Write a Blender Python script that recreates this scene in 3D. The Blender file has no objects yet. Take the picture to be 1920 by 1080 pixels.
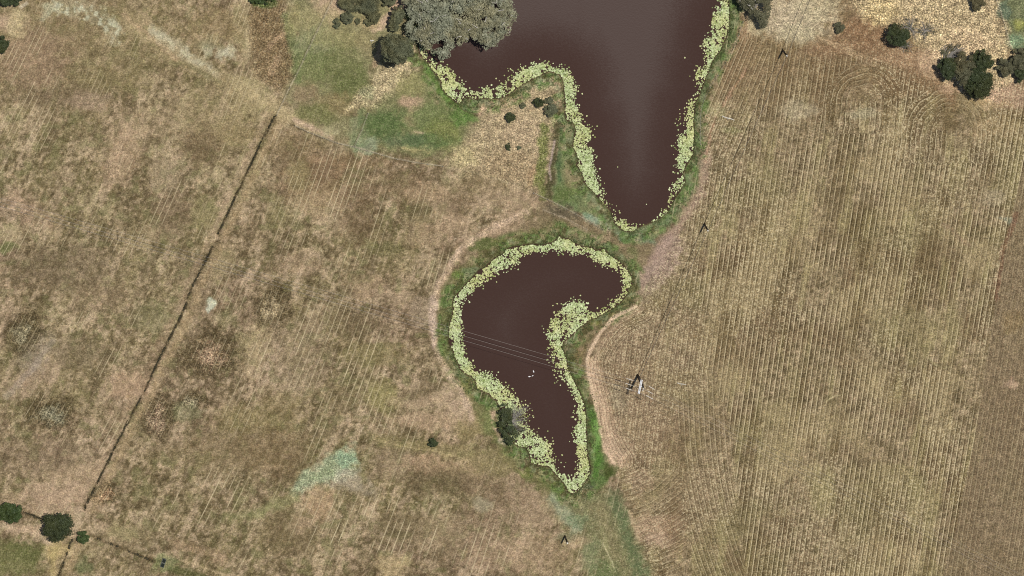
import bpy, math, random
import numpy as np
from mathutils import Matrix, Vector

# ------------------------------------------------------------------ camera, sky, sun, exposure
SC = bpy.context.scene
PX = 0.15                                   # metres on the ground per photo pixel
TILT = np.array([-0.075, 0.190, 1.0])       # direction from the ground up to the aircraft
ZC = TILT / np.linalg.norm(TILT)
DIST = 2000.0
CAM = ZC * DIST
XC = np.cross([0, 1, 0], ZC); XC /= np.linalg.norm(XC)
YC = np.cross(ZC, XC)
cam_d = bpy.data.cameras.new('camera'); cam = bpy.data.objects.new('camera', cam_d)
SC.collection.objects.link(cam); SC.camera = cam
cam.matrix_world = Matrix(((XC[0], YC[0], ZC[0], CAM[0]), (XC[1], YC[1], ZC[1], CAM[1]),
                           (XC[2], YC[2], ZC[2], CAM[2]), (0, 0, 0, 1)))
cam_d.sensor_width = 36.0; cam_d.lens = 36.0 * DIST / (1920 * PX)
cam_d.clip_start = 10.0; cam_d.clip_end = 30000.0

SUNV = Vector((0.105, 0.215, 1.0)).normalized()
SUN_EL = math.asin(SUNV.z); SUN_AZ = math.atan2(SUNV.x, SUNV.y)
world = bpy.data.worlds.new('World'); SC.world = world; world.use_nodes = True
wn = world.node_tree; bg = wn.nodes['Background']
sky = wn.nodes.new('ShaderNodeTexSky'); sky.sky_type = 'NISHITA'; sky.sun_disc = False
sky.sun_elevation = SUN_EL; sky.sun_rotation = SUN_AZ
wn.links.new(sky.outputs[0], bg.inputs[0]); bg.inputs[1].default_value = 0.05
sun_d = bpy.data.lights.new('sun', 'SUN'); sun_d.energy = 3.6; sun_d.angle = math.radians(0.5)
sun_d.color = (1.0, 0.96, 0.90)
sun = bpy.data.objects.new('sun', sun_d); SC.collection.objects.link(sun)
sun.rotation_euler = SUNV.to_track_quat('Z', 'Y').to_euler(); sun.location = (60, 120, 600)
SC.view_settings.view_transform = 'Standard'; SC.view_settings.look = 'None'
SC.view_settings.exposure = 0.0; SC.view_settings.gamma = 1.0
SC.cycles.use_denoising = False; SC.cycles.filter_width = 1.05
GAIN = 0.80                                   # photo brightness (linear) -> surface albedo

rng = np.random.default_rng(7)
COL = SC.collection


def at(u, v, h=0.0):
    """world point that lies at height h where photo pixel (u, v) looks"""
    u = np.asarray(u, float); v = np.asarray(v, float)
    a = (u - 960) * PX / DIST; b = (540 - v) * PX / DIST
    d = a[..., None] * XC + b[..., None] * YC - ZC
    t = (np.asarray(h, float) - CAM[2]) / d[..., 2]
    return CAM + d * t[..., None]


def to_px(P):
    q = P - CAM
    x = q @ XC; y = q @ YC; z = -(q @ ZC)
    return 960 + x / z * DIST / PX, 540 - y / z * DIST / PX


def lin(c):
    c = np.asarray(c, float) / 255.0
    return np.where(c <= 0.04045, c / 12.92, ((c + 0.055) / 1.055) ** 2.4)


# ------------------------------------------------------------------ noise and feature helpers
def vnoise(x, y, scale, seed):
    r = np.random.default_rng(seed).random((256, 256)).astype(np.float32)
    x = x / scale + 1000.0; y = y / scale + 1000.0
    xi = np.floor(x).astype(np.int64); yi = np.floor(y).astype(np.int64)
    fx = (x - xi).astype(np.float32); fy = (y - yi).astype(np.float32)
    fx = fx * fx * (3 - 2 * fx); fy = fy * fy * (3 - 2 * fy)
    x0 = xi & 255; x1 = (xi + 1) & 255; y0 = yi & 255; y1 = (yi + 1) & 255
    return (r[y0, x0] * (1 - fx) + r[y0, x1] * fx) * (1 - fy) + (r[y1, x0] * (1 - fx) + r[y1, x1] * fx) * fy


def fbm(x, y, scale, seed, octv=4, gain=0.55):
    s = 0; a = 1.0; t = 0
    for k in range(octv):
        s = s + a * vnoise(x, y, scale / 2 ** k, seed + k * 17); t += a; a *= gain
    return s / t


def sstep(a, b, x):
    t = np.clip((x - a) / (b - a), 0, 1)
    return t * t * (3 - 2 * t)


def pl_dist(x, y, pts, closed=False):
    pts = np.asarray(pts, float)
    n = len(pts) if closed else len(pts) - 1
    d2 = np.full(x.shape, 1e12)
    for i in range(n):
        p = pts[i]; q = pts[(i + 1) % len(pts)]
        e = q - p; L = e @ e + 1e-9
        t = np.clip(((x - p[0]) * e[0] + (y - p[1]) * e[1]) / L, 0, 1)
        d2 = np.minimum(d2, (x - p[0] - t * e[0]) ** 2 + (y - p[1] - t * e[1]) ** 2)
    return np.sqrt(d2)


def inside(x, y, pts):
    pts = np.asarray(pts, float); c = np.zeros(x.shape, bool); n = len(pts)
    for i in range(n):
        x1, y1 = pts[i]; x2, y2 = pts[(i + 1) % n]
        if y1 == y2: continue
        c ^= ((y1 > y) != (y2 > y)) & (x < (x2 - x1) * (y - y1) / (y2 - y1) + x1)
    return c


def sdist(x, y, pts):
    d = pl_dist(x, y, pts, True)
    return np.where(inside(x, y, pts), -d, d)


# ------------------------------------------------------------------ traced outlines (photo pixels on the ground)
POND_S = [(1049,441),(1053,447),(1066,449),(1078,456),(1092,463),(1108,464),(1118,470),(1132,466),(1142,478),(1158,488),(1168,497),(1176,507),
 (1183,517),(1185,535),(1177,541),(1177,550),(1168,562),(1158,572),(1146,580),(1132,588),(1118,596),(1108,598),(1098,606),(1088,613),(1080,620),
 (1068,632),(1058,640),(1052,650),(1058,662),(1062,674),(1064,688),(1070,702),(1076,714),(1084,730),(1090,745),(1096,760),(1099,780),(1099,800),
 (1100,830),(1101,855),(1105,870),(1106,888),(1098,902),(1092,912),(1082,922),(1074,926),(1066,922),(1058,906),(1046,894),(1038,884),(1030,874),
 (1010,872),(996,868),(992,848),(986,840),(972,836),(965,832),(958,820),(950,800),(942,775),(932,752),(922,745),(918,738),(908,735),(894,728),
 (892,715),(885,706),(872,700),(862,690),(858,678),(852,668),(849,655),(843,645),(841,625),(843,610),(849,590),(849,570),(852,558),(864,545),
 (872,535),(884,523),(897,508),(912,500),(927,485),(945,475),(948,468),(962,463),(978,461),(990,459),(1008,459),(1020,460),(1036,455),(1045,450)]
OPEN_S = [(1050,470),(1064,473),(1085,474),(1100,482),(1118,493),(1138,500),(1154,504),(1166,516),(1168,532),(1170,543),(1165,552),(1152,558),(1146,565),
 (1138,575),(1124,580),(1110,586),(1102,578),(1096,567),(1085,563),(1070,566),(1055,571),(1045,582),(1036,595),(1030,610),(1026,628),(1030,645),
 (1036,660),(1040,680),(1042,695),(1055,712),(1068,722),(1075,740),(1082,760),(1083,780),(1078,800),(1076,815),(1080,845),(1084,870),(1083,885),
 (1075,893),(1065,892),(1052,884),(1042,872),(1035,855),(1032,835),(1025,828),(1016,820),(1008,812),(995,806),(985,795),(990,775),(978,760),
 (975,745),(960,738),(945,722),(930,708),(922,700),(905,700),(890,692),(880,675),(872,662),(868,645),(868,615),(864,590),(866,570),(876,556),
 (893,541),(912,530),(930,514),(950,502),(968,494),(985,482),(1000,475),(1025,472)]
POND_N = [(1290,-270),(1180,-310),(1050,-318),(930,-290),(850,-235),(812,-170),(800,-110),(795,-60),(790,0),(784,60),(785,90),(788,105),(800,115),(810,130),(818,140),(826,150),(828,165),(835,175),(845,182),(855,192),(862,194),
 (870,184),(880,184),(895,186),(905,184),(920,185),(935,184),(948,180),(960,172),(975,162),(990,152),(1005,145),(1020,138),(1030,134),(1040,136),
 (1050,140),(1056,150),(1058,165),(1060,185),(1060,215),(1062,225),(1075,230),(1080,245),(1076,260),(1074,272),(1080,285),(1085,300),(1082,310),
 (1092,325),(1095,340),(1105,352),(1115,362),(1125,375),(1135,385),(1145,395),(1150,412),(1155,420),(1165,430),(1175,434),(1188,433),(1196,427),
 (1212,420),(1228,415),(1240,408),(1252,398),(1258,385),(1264,375),(1278,352),(1284,342),(1280,326),(1284,315),(1292,300),(1299,290),(1301,270),
 (1301,250),(1300,230),(1302,205),(1303,195),(1310,180),(1318,160),(1326,140),(1332,122),(1340,108),(1350,95),(1360,75),(1366,55),(1368,30),
 (1366,0),(1368,-40),(1375,-90),(1378,-150),(1350,-220)]
OPEN_N = [(1280,-255),(1175,-295),(1050,-302),(935,-276),(862,-225),(826,-165),(812,-110),(805,0),(800,98),(815,110),(822,120),(840,126),(852,135),(858,150),(868,158),(878,166),(890,168),(893,163),(905,162),(918,163),(925,168),
 (935,158),(945,152),(960,146),(970,140),(978,130),(990,121),(1005,117),(1018,115),(1030,119),(1040,124),(1055,128),(1065,135),(1075,145),(1078,160),
 (1081,170),(1076,190),(1082,200),(1090,215),(1092,228),(1100,235),(1108,240),(1108,258),(1102,270),(1110,280),(1115,295),(1112,305),(1118,320),
 (1120,335),(1125,350),(1133,368),(1140,382),(1152,396),(1160,410),(1172,418),(1185,423),(1197,421),(1215,414),(1232,402),(1240,392),(1250,388),
 (1252,370),(1258,355),(1268,340),(1278,330),(1270,315),(1268,300),(1272,285),(1270,265),(1277,250),(1285,235),(1285,215),(1285,200),(1295,190),
 (1302,175),(1310,158),(1303,145),(1305,130),(1320,128),(1325,115),(1322,95),(1318,85),(1320,72),(1332,62),(1332,45),(1335,30),(1345,18),(1350,0),(1354,-100),(1358,-150),(1335,-205)]
DITCH_A = [(515,218),(490,265),(470,310),(445,360),(420,415),(409,438)]
DITCH_B = [(399,462),(375,510),(357,543),(352,558)]
DITCH_C = [(350,568),(335,600),(315,640),(295,680),(270,735),(235,800),(205,860),(175,920),(158,955)]
DITCH_D = [(139,1000),(128,1030),(119,1055),(108,1085)]
DITCH_E = [(38,960),(58,964),(80,974)]
DITCH_F = [(170,1003),(190,1012),(215,1022),(245,1035),(288,1052)]
FENCE_W = [(632,-20),(604,40),(575,98),(566,120),(540,170),(519,215)]
FENCE_M = [(690,212),(678,245),(665,273)]
FENCE_T = [(553,235),(578,247),(600,255),(625,266),(668,276),(710,288),(740,297),(790,306),(830,311)]
FENCE_T2 = [(1000,361),(1030,375),(1060,390),(1100,412),(1130,430)]
FENCE_E = [(1393,40),(1386,62),(1374,92),(1350,135),(1330,165),(1318,190),(1313,215),(1313,270)]
FENCE_NE = [(1868,0),(1876,20),(1884,45),(1890,70),(1896,92)]
FIELD_EDGE = [(1192,574),(1172,584),(1150,596),(1128,622),(1112,648),(1101,675),(1103,700),(1110,730),(1118,760),(1122,790),(1128,825),(1140,850),(1152,868)]

# ------------------------------------------------------------------ ground: one sheet, dense where the photo looks
c4 = at(np.array([0, 1920, 0, 1920]), np.array([0, 0, 1080, 1080]))
x0, x1 = c4[:, 0].min() - 8, c4[:, 0].max() + 8
y0, y1 = c4[:, 1].min() - 8, c4[:, 1].max() + 8
STEP = 0.24


def axis(a, b):
    mid = np.arange(a, b, STEP)
    out = np.cumsum(np.geomspace(0.4, 900, 26))
    return np.concatenate([a - out[::-1], mid, mid[-1] + out])


gx = axis(x0, x1); gy = axis(y0, y1)
GX, GY = np.meshgrid(gx, gy)
NX, NY = len(gx), len(gy)
U, V = to_px(np.stack([GX, GY, np.zeros_like(GX)], -1).reshape(-1, 3))
U = U.reshape(NY, NX); V = V.reshape(NY, NX)
nA = fbm(U, V, 26, 11, 4); nB = fbm(U, V, 26, 23, 4)
nC = fbm(U, V, 9, 37, 3); nD = fbm(U, V, 9, 51, 3)
WU = U + 22 * (nA - .5) + 9 * (nC - .5); WV = V + 22 * (nB - .5) + 9 * (nD - .5)
col = np.empty((NY, NX, 3), np.float32)
clump = np.zeros((NY, NX), np.float32)      # pale straw speckle
rowamp = np.zeros((NY, NX), np.float32)     # strength of the stubble rows
rowu = np.zeros((NY, NX), np.float32)       # row count across the rows
grain = np.ones((NY, NX), np.float32)
hgt = np.zeros((NY, NX), np.float32)


def box(xa, ya, xb, yb, pad):
    m = (U > xa - pad) & (U < xb + pad) & (V > ya - pad) & (V < yb + pad)
    return m


def paint(m, w, c, grainv=None, clumpv=None, rowk=None):
    w = np.clip(w, 0, 1).astype(np.float32)
    cc = np.asarray(c, np.float32)
    col[m] += (cc - col[m]) * w[:, None]
    if grainv is not None: grain[m] += (grainv - grain[m]) * w
    if clumpv is not None: clump[m] += (clumpv - clump[m]) * w
    if rowk is not None: rowamp[m] *= 1 - w * (1 - rowk)


def blob(cx, cy, rx, ry, c, s=0.8, ang=0, f=0.45, rag=0.9, **k):
    r = max(rx, ry) * 1.7 + 16
    m = box(cx - r, cy - r, cx + r, cy + r, 0)
    a = math.radians(ang); dx = WU[m] - cx; dy = WV[m] - cy
    xx = dx * math.cos(a) + dy * math.sin(a); yy = -dx * math.sin(a) + dy * math.cos(a)
    d = np.sqrt((xx / rx) ** 2 + (yy / ry) ** 2) + rag * (nC[m] - .5)
    paint(m, s * (1 - sstep(1 - f, 1 + f, d)), c, **k)


def poly(pts, c, s=0.8, f=8, rag=10, **k):
    p = np.asarray(pts, float); pad = f * 2 + 16
    m = box(p[:, 0].min(), p[:, 1].min(), p[:, 0].max(), p[:, 1].max(), pad)
    d = sdist(WU[m], WV[m], p) + rag * (nC[m] - .5)
    paint(m, s * (1 - sstep(-f, f, d)), c, **k)


def stroke(pts, w, c, s=0.8, f=None, rag=None, wob=0.4, brk=0.0, **k):
    p = np.asarray(pts, float); f = w * 0.5 if f is None else f
    m = box(p[:, 0].min(), p[:, 1].min(), p[:, 0].max(), p[:, 1].max(), w + f + 14)
    uu = U[m] + wob * (WU[m] - U[m]); vv = V[m] + wob * (WV[m] - V[m])
    d = pl_dist(uu, vv, p) + (w * 0.8 if rag is None else rag) * (nD[m] - .5)
    a = s * (1 - sstep(w / 2 - f / 2, w / 2 + f / 2 + 0.01, d))
    if brk: a = a * (1 - brk + brk * sstep(.42, .56, nC[m]))
    paint(m, a, c, **k)


phi0 = U + 0.155 * (V - 540)                   # along the drill rows of the east field
# ---- base of the two fields
EDGE_E = [(1915, 320), (1870, 540), (1830, 810), (1790, 1000), (1765, 1090)]
big = fbm(U, V, 150, 5, 3); mid = fbm(U, V, 60, 61, 4); fin = fbm(U, V, 22, 77, 4)
aniu = U + 0.45 * (V - 540)                    # along the old drill rows of the west field
strk = fbm(aniu * 1.0, V * 0.22, 22, 91, 4)
west = np.array([141, 122, 92], np.float32)
col[:] = west
east = sstep(-10, 10, U - np.interp(V, [0, 60, 250, 330, 440, 560, 680, 800, 870, 960, 1080], [1400, 1375, 1316, 1318, 1270, 1195, 1102, 1123, 1155, 1185, 1215]))
col += (np.array([141, 123, 92], np.float32) - col) * east[..., None].astype(np.float32)
wst = (1 - east).astype(np.float32)


def wash(n, lo, hi, c, s, w=1.0):
    global col
    k = ((sstep(lo, hi, n) if hi > lo else sstep(-lo, -hi, -n)) * s * w).astype(np.float32)[..., None]
    col += (np.asarray(c, np.float32) - col) * k


wash(mid, .50, .72, (186, 160, 130), .75, wst)
wash(mid, .48, .28, (98, 85, 58), .75, wst)
wash(big, .50, .68, (126, 117, 76), .6, wst); wash(fbm(U, V, 45, 701, 4), .54, .72, (104, 98, 62), .6, wst); wash(fbm(U, V, 55, 711, 3), .56, .74, (192, 174, 134), .55, wst)
wash(big, .48, .30, (128, 106, 84), .6, wst)
wash(strk, .54, .72, (190, 166, 134), .65, wst)
wash(strk, .46, .30, (108, 92, 68), .5, wst)
wash(fin, .55, .78, (172, 150, 116), .5)
wash(fin, .45, .25, (104, 90, 64), .5)
m8 = fbm(U, V, 13, 307, 3); m9 = fbm(aniu, V * .4, 9, 331, 3); soft = (.35 + .65 * sstep(.35, .6, fbm(U, V, 120, 341, 2))).astype(np.float32)
wash(m8, .54, .76, (192, 168, 136), .62, wst * soft); wash(m8, .46, .26, (90, 77, 52), .62, wst * soft)
wash(m9, .56, .76, (184, 160, 126), .55, wst * soft); wash(m9, .44, .26, (100, 86, 60), .5, wst * soft)
m5 = fbm(U + .25 * (V - 540), V, 5.5, 363, 2); m4 = vnoise(U, V, 4.0, 371)
wash(m5, .56, .80, (196, 172, 138), .5); wash(m5, .44, .20, (88, 76, 50), .55)
wash(vnoise(U, V, 3.0, 377), .86, .97, (222, 204, 172), .55, wst * sstep(.4, .6, nB)); wash(m4, .16, .04, (74, 64, 42), .5)
wash(fbm(U, V, 17, 351, 3), .56, .76, (120, 116, 76), .5, wst)
wash(m8, .54, .76, (168, 152, 114), .3, east); wash(m8, .46, .26, (104, 90, 62), .4, east)
wash(fbm(U, V, 90, 131, 3), .54, .74, (133, 122, 82), .5, east)
wash(fbm(U, V, 70, 151, 4), .54, .74, (118, 98, 70), .6, east)
wash(fbm(U, V, 80, 171, 3), .54, .74, (168, 150, 110), .6, east); wash(fbm(phi0, V * .25, 26, 177, 4), .54, .74, (104, 88, 58), .6, east); wash(fbm(phi0, V * .25, 26, 179, 4), .54, .74, (166, 154, 106), .45, east)
grain[:] = 1.0 - 0.22 * wst
clump[:] = 0.22 * wst + east * (0.15 + 0.85 * sstep(.40, .60, fbm(phi0, V * .6, 70, 191, 4)))
# ---- rows
K9 = 9.4
phi = U + (0.155 + 6e-5 * (U - 1500)) * (V - 540)
wu = U + (0.50 - 0.0003 * (U - 200)) * (V - 540)
rowu[:] = np.where(east > .5, phi / K9, wu / 11.5 + 500)
wpatch = sstep(.50, .66, fbm(U, V, 75, 211, 3)) * sstep(.40, .6, fbm(aniu, V * .3, 30, 223, 3))
rowamp[:] = wst * wpatch * .55 + east * (.45 + .55 * sstep(.35, .6, fbm(U, V, 60, 231, 3)))


rowamp *= np.where(east > .5, .35 + .65 * sstep(1240, 1400, U - .10 * (V - 700) * (V > 500)), 1)


for cx, cy, rx, ry, a_ in ((640, 400, 110, 130, .8), (390, 930, 90, 70, .8), (700, 990, 190, 90, .75), (620, 690, 120, 120, .5), (830, 520, 70, 70, .6), (480, 680, 60, 110, .5), (60, 130, 70, 110, .7), (930, 1010, 90, 70, .6), (420, 540, 60, 60, .5)):
    rowamp += (wst * a_ * (1 - sstep(.4, 1.1, np.hypot((U - cx) / rx, (V - cy) / ry))) * sstep(.47, .6, fbm(aniu, V * .35, 22, int(cx), 3))).astype(np.float32)
rowamp = np.clip(rowamp, 0, 1)


rowamp *= np.where(east > .5, .5 + .5 * sstep(110, 260, V), 1)
col += (np.array([134, 110, 80], np.float32) - col) * (east * .5 * (1 - sstep(120, 240, V)))[..., None].astype(np.float32)


def rows_in(pts, ph, amp=None):
    p = np.asarray(pts, float); m = inside(U, V, p)
    rowu[m] = (ph / K9)[m]
    if amp is not None: rowamp[m] = amp * (.6 + .4 * sstep(.35, .6, nA[m]))


rows_in([(1380, 60), (1445, 95), (1385, 300), (1318, 300), (1318, 220)], U + 0.42 * V, .6)
rows_in([(1265, 745), (1330, 690), (1372, 800), (1398, 1090), (1300, 1090), (1285, 900)], U - 0.05 * (V - 800) - 0.0006 * np.maximum(V - 800, 0) ** 2, .5)
rows_in([(1160, 880), (1275, 885), (1287, 960), (1280, 1090), (1205, 1090)], (np.hypot(U - 1130, V - 770) + 7 * (nB - .5)) * 1.05, .35)
dl = pl_dist(U, V, FIELD_EDGE)
m_ = (dl < 42) & (east > .5) & (V > 575) & (V < 880)
rowu[m_] = ((dl + 3 * (nA - .5)) / 6.2)[m_]; rowamp[m_] = .5
for lx, ly, lr in ((1620, 190, 72), (1780, 245, 92)):
    xx = U + 0.1 * (V - ly) - lx; yy = np.maximum(ly - V, 0)
    r = np.hypot(xx, yy); m_ = (r < lr) & (V < ly + 60)
    rowu[m_] = ((r + 7 * (nA - .5) + 2.5 * (nC - .5)) / K9)[m_]
    rowamp[m_] = (np.where(V < ly, np.where(xx < 0, .6, .3) * sstep(.2, .55, r / lr), .7) * (.35 + .65 * sstep(.42, .56, nB)))[m_]
m_ = (V < 128) & (east > .5) & (V < 60 + (U - 1400) * .22); rowamp[m_] *= .15
rowamp[(U > np.interp(V, [p[1] for p in EDGE_E], [p[0] for p in EDGE_E])) & (V > 320)] *= .35
m_ = (U > np.interp(V, [p[1] for p in EDGE_E], [p[0] for p in EDGE_E])) & (V > 300)
clump[m_] *= .25
col[m_] += (np.array([128, 110, 84], np.float32) - col[m_]) * .7

# ---- west field, north-west corner
blob(130, 60, 190, 110, (146, 130, 92), .5, f=.7)
blob(60, 110, 70, 60, (156, 128, 104), .5)
stroke([(118, 12), (160, 18), (188, 36), (208, 50), (216, 62)], 30, (196, 194, 162), .85, f=18, rag=26, brk=.7, clumpv=.8)
blob(95, 14, 16, 10, (186, 184, 150), .6); blob(82, 32, 10, 12, (186, 184, 150), .5)
stroke([(285, 60), (325, 85), (360, 112), (400, 138)], 20, (200, 196, 166), .9, f=14, rag=16, brk=.5, clumpv=.8)
blob(428, 100, 20, 11, (200, 194, 162), .8, rag=1.6); blob(392, 92, 12, 16, (200, 196, 164), .6, rag=1.8); blob(397, 82, 26, 12, (150, 150, 115), .5)
stroke([(355, 122), (385, 142), (410, 152)], 7, (92, 92, 58), .7, f=7)
stroke([(262, 52), (280, 36), (296, 8)], 8, (184, 160, 124), .6)
stroke([(232, 28), (262, 52), (300, 84), (330, 110)], 9, (178, 148, 118), .5)
blob(18, 44, 30, 16, (198, 170, 140), .7); blob(30, 45, 18, 26, (190, 176, 128), .55)
stroke([(40, 14), (52, 6)], 8, (214, 200, 170), .7)
blob(455, 50, 26, 55, (180, 164, 120), .55); blob(466, 75, 8, 30, (206, 188, 146), .6)
blob(468, 180, 34, 40, (176, 160, 116), .55, rag=1.6); blob(440, 250, 40, 30, (164, 146, 104), .5)
blob(400, 50, 50, 40, (140, 122, 84), .5)
blob(200, 150, 60, 25, (128, 116, 78), .5); blob(110, 180, 90, 20, (110, 94, 70), .4)
blob(160, 190, 40, 14, (182, 156, 130), .45)
blob(300, 230, 90, 40, (172, 150, 116), .35); blob(230, 290, 30, 60, (182, 154, 122), .55, ang=25)
blob(375, 270, 40, 30, (104, 86, 62), .6); blob(310, 330, 30, 30, (168, 150, 118), .5)
blob(60, 400, 50, 22, (180, 150, 122), .4, ang=30); blob(20, 438, 26, 18, (186, 168, 128), .6); blob(12, 462, 20, 10, (106, 112, 66), .7)
blob(300, 435, 40, 14, (164, 142, 112), .35)
blob(385, 400, 26, 30, (150, 142, 96), .5); blob(330, 400, 34, 40, (110, 92, 68), .5)
blob(415, 500, 16, 40, (176, 158, 118), .6, ang=20)
blob(120, 500, 90, 40, (118, 102, 78), .5); blob(190, 560, 60, 30, (150, 128, 100), .4)
blob(60, 710, 60, 26, (180, 154, 126), .6, ang=-30); blob(65, 660, 26, 40, (158, 144, 124), .5, ang=30)
stroke([(100, 640), (60, 690), (10, 745)], 10, (170, 154, 134), .45)
blob(240, 725, 40, 26, (188, 158, 126), .65); blob(150, 660, 50, 30, (116, 102, 76), .5); blob(280, 600, 30, 30, (130, 124, 88), .5)
blob(393, 568, 8, 11, (198, 198, 170), .9, f=.3); blob(426, 598, 24, 16, (142, 138, 94), .4)
blob(480, 645, 26, 60, (190, 170, 128), .55, ang=20)
blob(90, 860, 90, 36, (134, 114, 90), .4); blob(150, 895, 60, 24, (186, 160, 126), .5)
blob(105, 935, 70, 30, (192, 164, 134), .7)
for (cx, cy, rx, ry, a, cc) in ((398, 664, 44, 34, -10, (182, 150, 122)), (509, 578, 30, 33, 20, (184, 164, 128)), (297, 783, 25, 36, 15, (176, 148, 122)),
                                (47, 624, 26, 34, 25, (150, 142, 112)), (98, 774, 36, 24, 0, (150, 148, 122)), (362, 752, 20, 15, 0, (150, 140, 112)), (198, 925, 20, 15, 0, (182, 146, 112))):
    blob(cx, cy, rx * 1.12, ry * 1.12, (76, 65, 42), .95, ang=a, f=.6, rag=1.0, grainv=1.5)
    blob(cx - 2, cy + 3, rx * .62, ry * .62, cc, .65, ang=a, f=.7, rag=1.6, grainv=1.9, clumpv=.8)
    m_ = np.hypot((U - cx) / rx, (V - cy) / ry) < 1.0; rowamp[m_] = .28
blob(352, 775, 26, 18, (128, 130, 92), .45)
# ---- west field, middle and south
blob(590, 340, 70, 40, (132, 106, 78), .5); blob(640, 300, 90, 16, (150, 122, 90), .4)
blob(600, 380, 40, 28, (182, 158, 122), .55); blob(560, 330, 20, 30, (146, 136, 92), .5)
blob(520, 400, 26, 26, (126, 118, 78), .5); blob(560, 495, 50, 22, (178, 152, 122), .5)
blob(670, 400, 40, 50, (112, 92, 66), .5); blob(740, 350, 70, 30, (130, 108, 80), .45)
blob(800, 360, 40, 16, (186, 158, 124), .5); blob(820, 420, 60, 20, (192, 164, 130), .5); blob(800, 450, 50, 14, (190, 164, 130), .45)
blob(790, 400, 30, 20, (108, 98, 66), .5); blob(720, 465, 30, 14, (104, 100, 62), .5); blob(850, 380, 40, 20, (140, 118, 90), .4)
blob(960, 375, 60, 25, (178, 154, 122), .6); blob(940, 430, 60, 12, (176, 150, 120), .5, ang=-18)
blob(900, 345, 60, 16, (148, 128, 96), .5); blob(560, 270, 60, 26, (136, 116, 82), .4)
blob(690, 540, 40, 20, (186, 158, 126), .4); blob(750, 555, 30, 14, (184, 160, 128), .5); blob(640, 600, 70, 30, (118, 102, 74), .45)
blob(560, 680, 60, 60, (160, 138, 112), .4); blob(705, 660, 60, 22, (128, 118, 76), .55); blob(715, 745, 30, 30, (138, 132, 80), .6)
blob(790, 740, 26, 26, (118, 102, 76), .5); blob(810, 755, 70, 14, (190, 164, 132), .55); blob(810, 790, 70, 18, (188, 160, 128), .65)
blob(640, 750, 30, 30, (112, 98, 68), .5); blob(520, 770, 40, 40, (136, 122, 80), .4); blob(450, 790, 50, 30, (130, 118, 76), .5)
blob(420, 850, 80, 40, (122, 106, 74), .5); blob(520, 850, 60, 40, (120, 100, 70), .5)
poly([(690, 818), (740, 820), (800, 832), (880, 830), (910, 850), (880, 860), (780, 850), (720, 845)], (138, 126, 84), .6)
stroke([(700, 825), (760, 838), (830, 850), (900, 865)], 5, (190, 170, 124), .5, brk=.6)
poly([(668, 838), (673, 868), (668, 893), (640, 905), (610, 914), (580, 915), (555, 930), (547, 916), (565, 892), (600, 866), (635, 846)], (158, 168, 132), .8, f=9, rag=22, clumpv=.4, grainv=1.3, rowk=.3)
blob(600, 890, 30, 10, (138, 148, 108), .5, rag=1.8, ang=-25); blob(640, 885, 16, 8, (176, 172, 146), .6, rag=1.8)
poly([(660, 880), (676, 888), (700, 925), (660, 925), (620, 912), (630, 896)], (178, 164, 140), .65, f=12, rag=22, clumpv=.6, rowk=.4)
blob(648, 862, 18, 12, (142, 168, 132), .6)
stroke([(520, 940), (560, 935), (470, 965), (420, 970)], 16, (150, 150, 100), .5, f=16)
blob(600, 945, 26, 30, (194, 162, 126), .6, ang=20); blob(540, 1000, 50, 40, (110, 94, 66), .5); blob(570, 985, 26, 14, (194, 166, 132), .5)
blob(800, 870, 50, 14, (196, 164, 130), .6); blob(880, 880, 40, 18, (188, 162, 124), .5); blob(740, 870, 40, 30, (150, 128, 102), .4)
blob(820, 900, 60, 26, (104, 90, 64), .5); blob(760, 990, 60, 30, (110, 96, 68), .5); blob(930, 930, 60, 60, (124, 104, 80), .45)
blob(840, 1000, 50, 40, (170, 148, 116), .4); blob(735, 1060, 30, 20, (194, 172, 126), .6); blob(930, 1040, 60, 30, (178, 150, 120), .45)
blob(1000, 950, 50, 50, (174, 148, 120), .5); blob(1010, 1040, 50, 40, (176, 148, 118), .45); blob(905, 945, 20, 10, (170, 160, 130), .6)
# ---- the dark ditch lines
for d_, w_ in ((DITCH_A, 5.0), (DITCH_B, 4.5), (DITCH_C, 4.6), (DITCH_D, 3.5)):
    o = np.asarray(d_, float)
    stroke(o + [13, 4], 13, (172, 148, 110), .6, f=12)
    stroke(o - [10, 4], 10, (172, 146, 116), .45, f=10)
    stroke(d_, w_ * .7, (66, 56, 38), .9, f=3.2, wob=.22, rag=3.5, brk=.25, grainv=1.4)
    m = box(min(p[0] for p in d_), min(p[1] for p in d_), max(p[0] for p in d_), max(p[1] for p in d_), 14)
    hgt[m] -= .35 * (1 - sstep(.5, 4.5, pl_dist(U[m], V[m], d_)))
for d_ in (DITCH_E, DITCH_F): stroke(d_, 6, (84, 70, 46), .75, f=5, wob=.2, brk=.4)
stroke([(322, 1066), (345, 1074), (380, 1084)], 14, (84, 84, 48), .8, f=10)
blob(306, 1056, 20, 14, (118, 128, 80), .6); blob(0, 1050, 80, 36, (104, 106, 62), .75); blob(55, 1035, 36, 20, (100, 102, 60), .6)
stroke([(0, 985), (30, 990), (70, 1004), (98, 1020)], 9, (200, 176, 142), .7, f=8); blob(60, 992, 34, 10, (190, 162, 132), .6)
blob(108, 1030, 24, 18, (190, 168, 118), .8); stroke([(104, 1030), (98, 1080)], 16, (184, 164, 110), .6, f=14)
stroke([(150, 960), (138, 1000)], 16, (196, 172, 140), .7, f=12); blob(240, 1010, 60, 24, (140, 122, 92), .4)
blob(235, 1000, 26, 14, (160, 150, 104), .5); blob(158, 1060, 14, 14, (110, 116, 76), .6)
stroke([(330, 1020), (370, 1030), (420, 1045)], 20, (172, 144, 112), .5, f=18); stroke([(335, 1050), (390, 1065), (440, 1085)], 4, (198, 174, 134), .6, brk=.5)
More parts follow.
